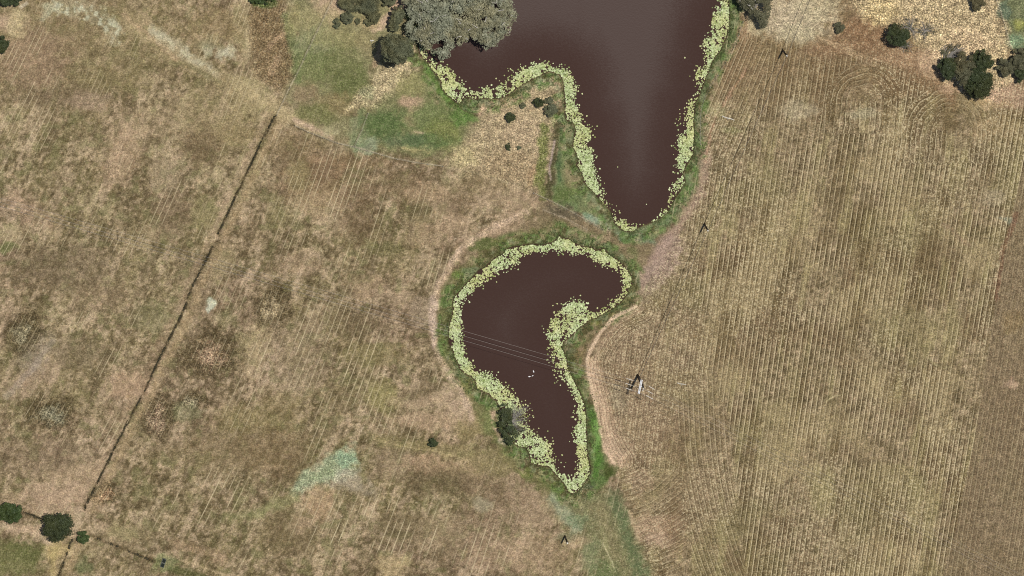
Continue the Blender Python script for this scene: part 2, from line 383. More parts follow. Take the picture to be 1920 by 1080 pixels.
stroke([(240, 36), (300, 80), (360, 120), (430, 158), (500, 196), (560, 228), (620, 256)], 26, (176, 156, 116), .55, f=30)
stroke([(440, 150), (500, 190), (550, 222)], 22, (190, 172, 128), .5, f=24); blob(400, 210, 60, 50, (158, 140, 102), .4)
# ---- the northern paddock
poly([(535, -30), (770, -30), (765, 60), (712, 120), (690, 170), (662, 215), (668, 275), (600, 250), (545, 190), (530, 130), (545, 90)], (138, 134, 94), .8, f=26, rag=40, rowk=.05, clumpv=.25)
poly([(468, -20), (528, -10), (540, 60), (552, 110), (545, 150), (520, 170), (482, 140), (466, 70)], (120, 100, 70), .8, f=10, rowk=.1, grainv=1.5, clumpv=.45)
stroke([(505, 90), (520, 70), (535, 62)], 8, (186, 156, 122), .5); stroke([(520, 110), (510, 140)], 12, (176, 148, 116), .45)
blob(492, 4, 26, 9, (70, 84, 42), .8)
stroke([(533, 30), (545, 70), (556, 110), (560, 150)], 16, (104, 116, 72), .65, f=14)
blob(620, 8, 34, 26, (200, 168, 140), .75); blob(600, 40, 36, 30, (166, 154, 108), .5); blob(550, 40, 16, 30, (160, 148, 100), .5)
blob(590, 85, 40, 30, (128, 136, 96), .5); blob(640, 130, 50, 40, (110, 114, 70), .65); blob(660, 165, 36, 30, (100, 106, 62), .65)
blob(585, 130, 34, 36, (112, 120, 72), .6); blob(640, 75, 60, 16, (152, 144, 96), .5); blob(690, 80, 22, 26, (150, 136, 98), .5)
blob(640, 195, 40, 22, (142, 124, 86), .7); blob(575, 175, 22, 26, (148, 124, 96), .6); blob(590, 215, 40, 18, (110, 112, 66), .6)
stroke([(760, -6), (738, 26), (716, 46), (700, 52)], 18, (206, 176, 148), .85, f=10, rag=6); blob(690, 45, 24, 12, (172, 154, 112), .6)
blob(750, 5, 20, 14, (196, 160, 136), .6)
poly([(716, 122), (775, 122), (772, 136), (742, 166), (708, 198), (690, 206), (650, 206), (668, 184), (694, 156)], (182, 165, 126), .8, f=10, rag=18, grainv=1.7, clumpv=.8)
blob(690, 175, 10, 16, (130, 132, 96), .6, ang=40); stroke([(716, 80), (705, 120), (712, 90)], 10, (190, 160, 128), .6)
# ---- the green pasture
poly([(690, 206), (742, 168), (775, 138), (800, 128), (822, 150), (838, 180), (862, 200), (905, 212), (888, 246), (858, 284), (800, 296), (736, 288), (668, 272), (676, 240)], (122, 124, 82), .85, f=16, rag=18, rowk=0, clumpv=.2)
blob(770, 160, 30, 20, (158, 150, 100), .6); stroke([(795, 120), (812, 152), (828, 176), (848, 192)], 14, (100, 124, 62), .7, f=10)
stroke([(808, 132), (822, 158), (832, 176)], 9, (90, 104, 80), .6)
blob(772, 190, 24, 14, (188, 156, 128), .8); blob(768, 225, 9, 24, (164, 142, 108), .6)
blob(715, 232, 36, 24, (94, 108, 66), .7); blob(805, 218, 40, 24, (110, 124, 74), .55); blob(870, 216, 26, 16, (98, 120, 64), .6)
blob(775, 262, 60, 14, (94, 106, 76), .65); blob(830, 250, 30, 26, (122, 128, 70), .6); blob(690, 270, 26, 14, (150, 160, 130), .6)
stroke([(778, 244), (796, 250)], 4, (206, 180, 146), .6); blob(778, 276, 22, 6, (186, 170, 118), .7, rag=1.8)
blob(670, 250, 16, 30, (124, 136, 96), .6)
stroke([(552, 226), (580, 238), (620, 258)], 9, (206, 176, 148), .7, f=8); blob(620, 245, 22, 8, (180, 170, 130), .6)
stroke([(556, 240), (600, 258), (640, 270)], 3, (82, 70, 50), .6, f=2.5, wob=.15)
# ---- the promontory between the arms of the pond
poly([(905, 190), (950, 188), (1000, 158), (1040, 148), (1050, 200), (1038, 290), (1022, 352), (960, 345), (890, 322), (836, 302), (866, 264), (898, 226)], (172, 153, 118), .85, f=18, rag=22, rowk=.1, grainv=1.5, clumpv=.6)
blob(960, 310, 60, 26, (150, 128, 96), .6); blob(870, 290, 26, 18, (188, 174, 124), .6); blob(985, 250, 40, 30, (180, 156, 124), .5)
blob(1022, 158, 24, 10, (124, 138, 98), .7); stroke([(960, 182), (1000, 156), (1036, 140)], 8, (92, 92, 56), .7)
stroke([(1042, 140), (1049, 170), (1050, 205)], 12, (156, 132, 104), .7); blob(940, 190, 26, 8, (150, 138, 96), .6)
stroke([(901, 212), (906, 202), (918, 192), (936, 187)], 8, (204, 172, 138), .85, f=5, wob=.3)
poly([(858, 196), (872, 186), (904, 188), (906, 200), (890, 210), (868, 204)], (92, 108, 68), .85, f=3, rag=4)
stroke([(838, 178), (850, 192), (866, 206), (895, 214)], 5, (82, 66, 48), .7)
blob(1003, 328, 12, 20, (170, 136, 100), .4)
stroke([(1022, 240), (1016, 300), (1014, 345), (1022, 370)], 18, (106, 112, 60), .8, f=10)
stroke([(1048, 208), (1044, 250), (1040, 290), (1036, 330), (1030, 370)], 13, (78, 76, 48), .8, f=7)
stroke([(1039, 265), (1034, 300), (1031, 318), (1034, 338)], 4, (172, 152, 138), .85, f=3, wob=.2)
poly([(1062, 222), (1076, 232), (1080, 252), (1074, 272), (1086, 304), (1108, 356), (1150, 405), (1188, 440), (1160, 440), (1118, 412), (1060, 388), (1040, 372), (1046, 320), (1052, 270)], (106, 122, 78), .9, f=6, rowk=0, clumpv=.15)
blob(1076, 340, 16, 30, (152, 134, 96), .6, ang=-20); blob(1066, 290, 12, 20, (130, 136, 90), .5); blob(1062, 365, 22, 14, (96, 108, 56), .6)
blob(1110, 395, 26, 10, (148, 140, 100), .5, ang=35); stroke([(1052, 240), (1048, 300), (1052, 340)], 7, (70, 90, 56), .6)
# ---- dam between the ponds
poly([(1020, 378), (1060, 392), (1130, 432), (1200, 450), (1250, 440), (1215, 500), (1190, 510), (1160, 480), (1110, 455), (1040, 440), (960, 445), (900, 460), (960, 432), (1010, 410)], (132, 116, 86), .85, f=10, rowk=.1, clumpv=.15)
blob(1055, 395, 30, 14, (92, 84, 66), .7, ang=25); blob(1040, 425, 26, 14, (106, 98, 66), .6)
stroke([(1098, 402), (1130, 425), (1170, 446), (1225, 456)], 9, (118, 142, 110), .65, f=9); blob(1112, 412, 18, 8, (150, 166, 140), .6, ang=30)
stroke([(1020, 392), (1060, 410), (1100, 430)], 3, (172, 156, 130), .6); stroke([(1070, 420), (1120, 448)], 3, (172, 154, 124), .45)
stroke([(1190, 436), (1218, 440), (1255, 408), (1275, 375), (1292, 345), (1302, 310)], 26, (98, 116, 74), .9, f=12)
stroke([(1304, 300), (1306, 260), (1306, 215), (1318, 180), (1334, 145), (1352, 112), (1370, 78), (1376, 40), (1372, 0)], 20, (96, 112, 68), .9, f=11)
stroke([(1312, 250), (1314, 200), (1334, 165), (1356, 128), (1378, 86)], 8, (120, 100, 70), .6); blob(1308, 275, 6, 30, (74, 66, 46), .5)
blob(1185, 442, 26, 9, (90, 112, 80), .8); blob(1228, 432, 12, 10, (160, 150, 100), .6)
stroke([(1208, 530), (1228, 490), (1250, 456), (1284, 408), (1304, 372), (1318, 330), (1322, 290)], 20, (166, 140, 118), .75, f=16, rowk=.15)
blob(1248, 480, 26, 50, (172, 146, 130), .65, ang=25, rowk=.2); blob(1215, 530, 24, 30, (164, 142, 124), .5, rowk=.4)
stroke([(1322, 300), (1326, 280), (1332, 250), (1345, 215), (1370, 170), (1400, 130)], 5, (194, 150, 120), .55, brk=.3)
blob(1400, 60, 20, 18, (186, 154, 118), .6); blob(1390, 100, 26, 40, (150, 126, 94), .4, ang=25)
# ---- banks of the southern pond
stroke([(1046, 436), (1000, 446), (950, 460), (910, 482), (876, 512), (850, 545), (836, 585), (832, 630), (838, 665), (856, 708), (884, 748), (916, 780), (936, 820), (960, 860), (1000, 892), (1042, 918), (1070, 940)], 32, (108, 106, 66), .9, f=16, rowk=.1)
stroke([(1040, 440), (985, 450), (925, 474), (880, 510), (852, 548), (842, 590), (838, 640), (848, 682), (874, 716), (902, 744)], 14, (96, 108, 60), .6, f=12)
for cx, cy, rx, ry, cc in ((862, 520, 16, 14, (104, 120, 56)), (905, 458, 30, 8, (92, 104, 56)), (950, 452, 26, 6, (110, 116, 64)), (838, 560, 8, 30, (92, 92, 54)), (880, 730, 16, 24, (116, 120, 66)),
                           (885, 510, 20, 8, (120, 130, 94)), (1030, 448, 20, 6, (120, 120, 80)), (834, 650, 7, 26, (110, 118, 62)), (900, 745, 10, 10, (80, 110, 56)),
                           (920, 790, 20, 26, (126, 132, 82)), (985, 840, 12, 10, (74, 100, 50)), (1000, 885, 30, 10, (118, 126, 66)), (1050, 912, 14, 12, (100, 122, 50)), (1085, 935, 40, 8, (84, 100, 58)),
                           (975, 868, 12, 10, (86, 74, 58)), (930, 870, 40, 24, (138, 126, 86)), (880, 800, 30, 30, (142, 128, 86))):
    blob(cx, cy, rx, ry, cc, .7)
stroke([(924, 772), (930, 800), (938, 818)], 9, (204, 172, 144), .85, f=5); stroke([(938, 826), (955, 838), (966, 842)], 9, (196, 176, 152), .8, f=6)
blob(953, 840, 4, 4, (70, 58, 42), .8)
stroke([(985, 395), (920, 428), (870, 462), (838, 505), (822, 545), (812, 590), (812, 625), (826, 670), (850, 712), (872, 750), (884, 780)], 13, (184, 158, 126), .7, f=10, rowk=.3)
blob(811, 600, 9, 50, (200, 176, 156), .75); blob(790, 580, 22, 30, (170, 150, 124), .5); blob(860, 760, 20, 36, (190, 164, 136), .5, ang=-30)
stroke([(1184, 545), (1165, 574), (1135, 598), (1100, 628), (1080, 656), (1074, 690), (1086, 722), (1100, 752), (1110, 790), (1114, 830)], 27, (100, 94, 60), .9, f=10, rowk=0, clumpv=.1)
stroke([(1184, 470), (1192, 505), (1190, 540), (1176, 566)], 15, (112, 114, 72), .7, f=10); stroke([(1050, 440), (1090, 452), (1140, 464), (1180, 492)], 12, (108, 116, 76), .6, f=10)
stroke([(1084, 640), (1072, 665), (1076, 700), (1092, 735), (1104, 775)], 12, (98, 108, 58), .65, f=9)
stroke([(1186, 548), (1166, 576), (1140, 594)], 6, (150, 140, 92), .6); blob(1118, 605, 10, 8, (106, 116, 50), .7); blob(1088, 655, 14, 14, (120, 104, 64), .6)
blob(1091, 648, 7, 9, (176, 148, 118), .6, f=.4); blob(1066, 655, 10, 18, (84, 92, 66), .6); blob(1085, 700, 10, 30, (112, 106, 66), .5)
poly([(1102, 760), (1118, 775), (1124, 800), (1128, 835), (1144, 862), (1158, 876), (1146, 905), (1112, 916), (1106, 880), (1102, 850)], (80, 104, 52), .95, f=7, rag=6, rowk=0, clumpv=0)
stroke([(1116, 790), (1120, 815), (1114, 845), (1112, 872)], 9, (122, 148, 82), .7, f=8); blob(1142, 885, 12, 16, (72, 76, 38), .7); blob(1104, 905, 8, 12, (80, 100, 80), .6)
stroke(FIELD_EDGE, 6, (214, 184, 148), .85, f=4, wob=.12)
stroke(np.asarray(FIELD_EDGE, float) + [13, 5], 10, (190, 162, 130), .6, f=8, wob=.2)
stroke([(1116, 690), (1122, 725), (1134, 765), (1144, 800), (1152, 845), (1166, 862)], 32, (192, 162, 130), .85, f=22, clumpv=.6)
blob(1160, 840, 24, 30, (188, 162, 132), .6); blob(1155, 640, 40, 40, (156, 132, 104), .5)
blob(1160, 745, 18, 22, (156, 150, 122), .5); blob(1200, 690, 36, 10, (166, 146, 104), .4)
stroke([(1158, 688), (1168, 681), (1182, 686), (1200, 690), (1226, 694)], 2.4, (206, 186, 142), .6, f=2, wob=.1)
for k in range(4): stroke([(1240 + 6 * k, 690 + 12 * k), (1268, 694 + 11 * k), (1290, 702 + 14 * k)], 2.4, (196, 184, 132), .45, f=2, wob=.3)
blob(1275, 716, 30, 14, (112, 100, 64), .5, rowk=.3); blob(1272, 745, 36, 14, (124, 122, 76), .4, rowk=.4)
blob(1225, 720, 120, 130, (150, 127, 100), .5, f=.8); blob(1215, 800, 60, 60, (142, 118, 92), .4); blob(1300, 930, 40, 80, (136, 116, 88), .4)
# ---- swale south of the pond
poly([(1030, 930), (1060, 935), (1120, 918), (1150, 930), (1172, 980), (1200, 1050), (1215, 1090), (1105, 1090), (1095, 1020), (1070, 985)], (124, 122, 84), .85, f=24, rag=44, rowk=0, clumpv=.45)
stroke([(1040, 935), (1062, 965), (1080, 990)], 20, (156, 162, 132), .65, f=20, rag=24, clumpv=.5); blob(1085, 975, 22, 14, (118, 136, 98), .5)
stroke([(1150, 930), (1168, 975), (1184, 1030), (1206, 1085)], 22, (98, 112, 74), .75, f=22, rag=26)
stroke([(1125, 950), (1140, 1000), (1160, 1060)], 26, (142, 128, 92), .5, f=26, rag=30, clumpv=.5); blob(1140, 1070, 26, 18, (96, 108, 66), .7); blob(1110, 1040, 16, 30, (122, 132, 92), .5)
stroke([(1128, 990), (1140, 1040), (1150, 1075)], 10, (146, 142, 98), .5); stroke([(1130, 1020), (1146, 1048), (1156, 1075)], 2.2, (214, 204, 160), .6, wob=.2)
blob(1228, 985, 36, 24, (190, 158, 128), .55, clumpv=.8); blob(1240, 1010, 30, 14, (196, 166, 138), .5); stroke([(1180, 960), (1192, 990), (1200, 1010)], 9, (190, 162, 128), .6)
blob(1200, 900, 30, 20, (172, 146, 118), .5, clumpv=.7); blob(1265, 990, 22, 50, (140, 114, 86), .4); blob(1290, 920, 40, 30, (146, 126, 96), .4)
blob(1062, 1005, 20, 8, (120, 122, 88), .5); blob(1080, 1015, 20, 10, (194, 166, 132), .5)
for cx, cy in ((1385, 860), (1385, 990), (1390, 1035), (1760, 685), (1555, 750)): blob(cx, cy, 16, 6, (104, 92, 62), .6, ang=18, rowk=.1)
stroke([(1742, 672), (1752, 682), (1768, 690), (1780, 688)], 3, (190, 176, 130), .6, f=2.5, wob=.1); stroke([(1548, 754), (1560, 744), (1576, 740)], 2.5, (196, 182, 138), .7, f=2, wob=.1)
stroke([(1770, 420), (1795, 440), (1815, 460)], 8, (150, 126, 98), .6, f=6, rowk=.1); blob(1630, 705, 24, 30, (176, 158, 116), .4)
# ---- north-east corner
blob(1490, 30, 76, 44, (190, 174, 142), .85, f=.5, rowk=.05, clumpv=.3, grainv=1.2); blob(1500, 62, 36, 22, (184, 172, 136), .6)
blob(1530, 10, 40, 26, (186, 172, 134), .6); blob(1420, 45, 14, 30, (176, 164, 126), .6)
poly([(1560, 70), (1600, 30), (1680, 50), (1720, 90), (1800, 170), (1790, 200), (1690, 130), (1600, 100), (1520, 110), (1500, 95)], (142, 114, 84), .85, f=14, rowk=.1, clumpv=.5)
blob(1625, 55, 40, 34, (138, 108, 78), .7); blob(1690, 110, 40, 14, (176, 146, 112), .5)
for k in range(3): stroke([(1530 + k * 18, 66 + k * 7), (1580 + k * 20, 96 + k * 4), (1640 + k * 8, 124 - k * 4)], 3, (206, 180, 140), .6, f=2.5, wob=.15, brk=.5)
poly([(1598, -30), (1868, -30), (1884, 45), (1898, 95), (1905, 150), (1862, 190), (1770, 150), (1742, 96), (1690, 50), (1640, 44), (1608, 28)], (178, 158, 120), .9, f=12, rag=26, rowk=.35, clumpv=.85, grainv=2.0)
blob(1650, 20, 34, 26, (196, 172, 116), .4); blob(1745, 120, 26, 30, (198, 168, 134), .7); blob(1820, 80, 46, 26, (198, 170, 134), .5)
blob(1880, 180, 50, 26, (184, 152, 124), .75, rowk=.1); blob(1870, 240, 50, 24, (176, 152, 110), .4); blob(1785, 165, 26, 10, (200, 168, 134), .6)
blob(1700, 155, 60, 20, (128, 104, 74), .45); blob(1850, 195, 40, 9, (182, 158, 112), .5); blob(1848, 202, 8, 6, (204, 178, 138), .7)
blob(1495, 205, 36, 16, (172, 158, 128), .6, rowk=.3); blob(1615, 215, 26, 10, (172, 162, 130), .6); blob(1450, 160, 40, 40, (136, 116, 84), .35)
poly([(1868, -30), (1940, -30), (1940, 95), (1900, 96), (1886, 50)], (114, 120, 84), .9, f=6, rag=12, rowk=0, clumpv=.2)
blob(1908, 48, 12, 14, (156, 154, 80), .7); blob(1884, 18, 12, 18, (84, 100, 84), .6); blob(1902, 80, 14, 14, (124, 150, 116), .6)
blob(1860, 370, 22, 14, (172, 156, 128), .5, rowk=.3); blob(1885, 410, 14, 6, (160, 164, 140), .6)
blob(1900, 605, 20, 20, (146, 122, 80), .35); blob(1890, 720, 14, 8, (190, 160, 132), .6); stroke([(1905, 400), (1880, 470), (1868, 560)], 9, (126, 92, 70), .6)
blob(1372, 222, 34, 16, (150, 136, 98), .5, rowk=.2); blob(1376, 218, 14, 5, (118, 102, 76), .6); blob(1345, 205, 16, 10, (170, 164, 118), .5, rowk=.3); blob(1372, 245, 20, 8, (150, 150, 100), .5)
# ---- worn lines beside the wire fences
for f_, w_, s_ in ((FENCE_W, 1.7, .75), (FENCE_M, 1.5, .7), (FENCE_T, 1.8, .8), (FENCE_T2, 1.6, .65), (FENCE_E, 1.5, .6), (FENCE_NE, 1.6, .65)):
    stroke(np.asarray(f_, float) - [1.8, .4], 2.0, (80, 72, 50), .5, f=2, wob=.03, rag=1)
    stroke(f_, w_ + .1, (214, 200, 166), s_ * .8, f=1.4, wob=.02, rag=1.6)
stroke([(1313, 270), (1310, 300), (1300, 340), (1270, 395), (1240, 440)], 2, (96, 80, 60), .5, f=2, wob=.1)
stroke([(830, 311), (900, 326), (960, 345), (1000, 361)], 2, (196, 180, 146), .35, f=2, wob=.15, brk=.5)

# ---- relief: banks, pond beds and a little roughness
near = box(700, -360, 1480, 980, 0)
sd = np.full((NY, NX), 999.0)
for P in (POND_S, POND_N): sd[near] = np.minimum(sd[near], sdist(U[near], V[near], P))
sd += (nC - .5) * 3.0 * (np.abs(sd) < 30)
WATER = -0.32
hgt += .10 * (nA - .5) + .06 * (nC - .5)
hgt *= np.where(sd > 12, 1, np.clip(sd / 12, 0, 1))
hgt += np.where(sd > 0, WATER * (1 - sstep(-6, 12, sd)) * (sd < 12) * 2 * .5, WATER * .74 + np.clip(sd * .10, -1.4, 0)).astype(np.float32)
far = (U < -60) | (U > 1980) | (V < -60) | (V > 1140)
ring = [(0, 9, .5, None, (80, 82, 48)), (3, 32, .8, fbm(U, V, 15, 501, 3) + .05, (98, 120, 64)), (5, 32, .5, fbm(U, V, 12, 511, 3), (172, 150, 118)),
        (2, 24, .65, fbm(U, V, 8, 521, 3), (74, 70, 42)), (2, 20, .5, fbm(U, V, 11, 531, 3), (134, 144, 106))]
for a_, b_, s_, n_, c_ in ring:
    w_ = sstep(a_ - 2, a_ + 2, sd) * (1 - sstep(b_ * .6, b_, sd)) * s_
    if n_ is not None: w_ = w_ * sstep(.50, .66, n_)
    m = sd < 40
    paint(m, w_[m], c_)
for o_, w_, s_ in (((0, 0), 9, .85),):
    stroke([(985, 395), (920, 428), (866, 464), (832, 508), (818, 548), (809, 590), (811, 628), (824, 670), (850, 714), (872, 752), (886, 782)], w_, (204, 178, 150), s_ * .75, f=10, rag=11, wob=.7, brk=.45, grainv=1.4, rowk=.3)
stroke(FIELD_EDGE, 6, (218, 190, 156), .9, f=4, wob=.12)
stroke([(1110, 690), (1116, 722), (1126, 760), (1134, 800), (1144, 840), (1160, 862)], 18, (204, 174, 142), .7, f=16, clumpv=.6)
stroke([(1110, 775), (1118, 800), (1120, 830), (1122, 860), (1118, 890)], 13, (88, 122, 54), .8, f=9); stroke([(1116, 790), (1120, 815), (1115, 845)], 6, (130, 160, 90), .7, f=6)
stroke([(798, 124), (814, 154), (830, 180), (852, 198)], 10, (98, 130, 58), .6, f=9); blob(868, 218, 26, 14, (92, 122, 58), .6); blob(730, 236, 40, 22, (88, 108, 60), .5); blob(800, 262, 50, 12, (86, 106, 64), .5)
mud = sd < 1.5
col[mud] += (np.array([70, 54, 40], np.float32) - col[mud]) * .8
clump[mud] = 0; rowamp[mud] = 0


def mesh_np(name, verts, faces, mat, parent=None, smooth=False, attrs=()):
    me = bpy.data.meshes.new(name)
    verts = np.asarray(verts, np.float32); faces = np.asarray(faces, np.int32)
    nv, nf, k = len(verts), len(faces), faces.shape[1]
    me.vertices.add(nv); me.vertices.foreach_set('co', verts.ravel())
    me.loops.add(nf * k); me.polygons.add(nf)
    me.loops.foreach_set('vertex_index', faces.ravel())
    me.polygons.foreach_set('loop_start', np.arange(0, nf * k, k, dtype=np.int32))
    me.polygons.foreach_set('loop_total', np.full(nf, k, np.int32))
    me.polygons.foreach_set('use_smooth', np.full(nf, smooth, bool))
    for (an, typ, dom, data) in attrs:
        a = me.attributes.new(an, typ, dom)
        a.data.foreach_set('color' if typ == 'FLOAT_COLOR' else 'value', np.asarray(data, np.float32).ravel())
    me.update(calc_edges=True); me.validate(verbose=False)
    if mat: me.materials.append(mat)
    o = bpy.data.objects.new(name, me); COL.objects.link(o)
    if parent is not None: o.parent = parent
    return o


def tag(o, label=None, cat=None, group=None, kind=None):
    if label: o['label'] = label
    if cat: o['category'] = cat
    if group: o['group'] = group
    if kind: o['kind'] = kind
    return o


def thing(name, label, cat, loc, group=None):
    o = bpy.data.objects.new(name, None); COL.objects.link(o); o.location = tuple(loc); o.empty_display_size = .5
    return tag(o, label, cat, group)


# ------------------------------------------------------------------ materials
def new_mat(name, rough=.8, base=(.5, .5, .5), spec=.2):
    m = bpy.data.materials.new(name); m.use_nodes = True
    b = m.node_tree.nodes['Principled BSDF']
    b.inputs['Base Color'].default_value = (*base, 1); b.inputs['Roughness'].default_value = rough
    b.inputs['Specular IOR Level'].default_value = spec
    return m, m.node_tree, b


class NT:
    def __init__(s, nt): s.nt = nt

    def n(s, t, **k):
        x = s.nt.nodes.new(t)
        for a, v in k.items(): setattr(x, a, v)
        return x

    def l(s, a, b): s.nt.links.new(a, b)

    def math(s, op, a, b=None, clamp=False):
        x = s.n('ShaderNodeMath', operation=op, use_clamp=clamp)
        for i, v in enumerate((a, b)):
            if v is None: continue
            if isinstance(v, (int, float)): x.inputs[i].default_value = v
            else: s.l(v, x.inputs[i])
        return x.outputs[0]

    def mapr(s, v, a, b, c=0.0, d=1.0, smooth=True):
        x = s.n('ShaderNodeMapRange', interpolation_type='SMOOTHSTEP' if smooth else 'LINEAR')
        s.l(v, x.inputs[0])
        for i, q in enumerate((a, b, c, d)): x.inputs[i + 1].default_value = q
        return x.outputs[0]

    def noise(s, vec, scale, detail=2, rough=.6):
        x = s.n('ShaderNodeTexNoise', noise_dimensions='3D')
        x.inputs['Scale'].default_value = scale; x.inputs['Detail'].default_value = detail; x.inputs['Roughness'].default_value = rough
        if vec is not None: s.l(vec, x.inputs['Vector'])
        return x

    def attr(s, name):
        x = s.n('ShaderNodeAttribute'); x.attribute_name = name; return x

    def mix(s, f, a, b, blend='MIX'):
        x = s.n('ShaderNodeMix', data_type='RGBA', blend_type=blend)
        for i, v in ((0, f), (6, a), (7, b)):
            if isinstance(v, (int, float)): x.inputs[i].default_value = v
            elif isinstance(v, tuple): x.inputs[i].default_value = (*v, 1)
            else: s.l(v, x.inputs[i])
        return x.outputs[2]


STRAW = tuple(lin((210, 195, 157)) * .92)
gm, gnt, gb = new_mat('field_soil_and_stubble', .9, spec=.05)
g = NT(gnt)
pos = g.n('ShaderNodeNewGeometry').outputs['Position']
acol, arow, aamp, aclp, agr = (g.attr(k) for k in ('albedo', 'rowu', 'rowamp', 'clump', 'grain'))
n1 = g.noise(pos, 2.3, 3, .8); n2 = g.noise(pos, .55, 3, .65); n3 = g.noise(pos, 1.9, 1, .5)
# brightness grit
gr = g.math('ADD', g.math('MULTIPLY', g.math('SUBTRACT', n1.outputs[0], .5), 6.0), g.math('MULTIPLY', g.math('SUBTRACT', n2.outputs[0], .5), 2.4))
gr = g.math('MULTIPLY', gr, agr.outputs['Fac'])
mul = g.math('POWER', 2.0, gr)
vm = g.n('ShaderNodeVectorMath', operation='SCALE'); g.l(acol.outputs['Color'], vm.inputs[0]); g.l(mul, vm.inputs['Scale'])
c = vm.outputs[0]
# hue wander
c = g.mix(g.mapr(g.noise(pos, .9, 2).outputs[0], .5, .75, 0, .35), c, g.mix(1.0, c, (.95, 1.06, .80), 'MULTIPLY'))
c = g.mix(g.mapr(g.noise(pos, .8, 2).outputs[0], .5, .25, 0, .4), c, g.mix(1.0, c, (1.10, .96, .92), 'MULTIPLY'))
# straw rows
fr = g.math('FRACT', arow.outputs['Fac']); fl = g.math('FLOOR', arow.outputs['Fac'])
wnz = g.n('ShaderNodeTexWhiteNoise', noise_dimensions='1D'); g.l(fl, wnz.inputs['W'])
ln = g.mapr(g.math('ABSOLUTE', g.math('SUBTRACT', fr, .5)), .03, .115, 1, 0)
along = g.noise(pos, .16, 3, .7)
brk = g.mapr(g.math('ADD', along.outputs[0], g.math('MULTIPLY', wnz.outputs['Value'], .40)), .30, .66)
brk = g.math('MULTIPLY', brk, g.mapr(n1.outputs[0], .32, .52, .5, 1))
lf = g.math('MULTIPLY', g.math('MULTIPLY', ln, brk), aamp.outputs['Fac'])
# darker soil right beside the rows, pale chaff between them
dk = g.math('MULTIPLY', g.mapr(fr, .74, 1.0, 1, 0), g.mapr(fr, .57, .64))
dk = g.math('MULTIPLY', g.math('MULTIPLY', dk, g.attr('furrow').outputs['Fac']), .8)
c = g.mix(dk, c, g.mix(1.0, c, (.46, .43, .38), 'MULTIPLY'))
sp = g.mapr(g.math('ADD', n3.outputs[0], g.math('MULTIPLY', g.math('SUBTRACT', n2.outputs[0], .5), .5)), .53, .68)
band = g.math('SUBTRACT', 1.0, g.math('MULTIPLY', g.math('MULTIPLY', g.mapr(fr, .55, .66), g.mapr(fr, .8, .98, 1, 0)), .85))
sp = g.math('MULTIPLY', g.math('MULTIPLY', sp, aclp.outputs['Fac']), band)
c = g.mix(g.math('MULTIPLY', sp, .62), c, STRAW)
c = g.mix(g.math('MULTIPLY', lf, .82), c, STRAW)
g.l(c, gb.inputs['Base Color'])
bmp = g.n('ShaderNodeBump'); bmp.inputs['Strength'].default_value = .55; bmp.inputs['Distance'].default_value = .12
g.l(g.math('ADD', n1.outputs[0], g.math('MULTIPLY', lf, .3)), bmp.inputs['Height']); g.l(bmp.outputs[0], gb.inputs['Normal'])

wm, wnt, wb = new_mat('brown_pond_water', .12, tuple(lin((70, 51, 44)) * .85), .42)
wm_n = NT(wnt)
wpos = wm_n.n('ShaderNodeNewGeometry').outputs['Position']
ruff = wm_n.attr('ruffle')
nz = wm_n.noise(wpos, 2.2, 2, .7)
rr = wm_n.math('ADD', wm_n.mapr(ruff.outputs['Fac'], 0, 1, .17, .42, False), wm_n.math('MULTIPLY', wm_n.math('SUBTRACT', nz.outputs[0], .5), .22))
wm_n.l(rr, wb.inputs['Roughness'])
wb.inputs['IOR'].default_value = 1.33
wbm = wm_n.n('ShaderNodeBump'); wbm.inputs['Strength'].default_value = .35; wbm.inputs['Distance'].default_value = .05
wm_n.l(nz.outputs[0], wbm.inputs['Height']); wm_n.l(wbm.outputs[0], wb.inputs['Normal'])


def tint_mat(name, ca, cb, rough=.6, spec=.25, scale=.6):
    """two albedos mixed by a per-face tint and a soft noise"""
    m, nt, b = new_mat(name, rough, spec=spec); q = NT(nt)
    p = q.n('ShaderNodeNewGeometry').outputs['Position']
    t = q.math('ADD', q.attr('tint').outputs['Fac'], q.math('MULTIPLY', q.math('SUBTRACT', q.noise(p, scale, 2).outputs[0], .5), .8), True)
    cc = q.mix(t, tuple(ca), tuple(cb))
    if 'leaf' in name: cc = q.mix(q.mapr(q.noise(p, .11, 3).outputs[0], .42, .62, 0, .75), cc, q.mix(1.0, cc, (1.04, .90, .72), 'MULTIPLY'))
    q.l(cc, b.inputs['Base Color'])
    return m


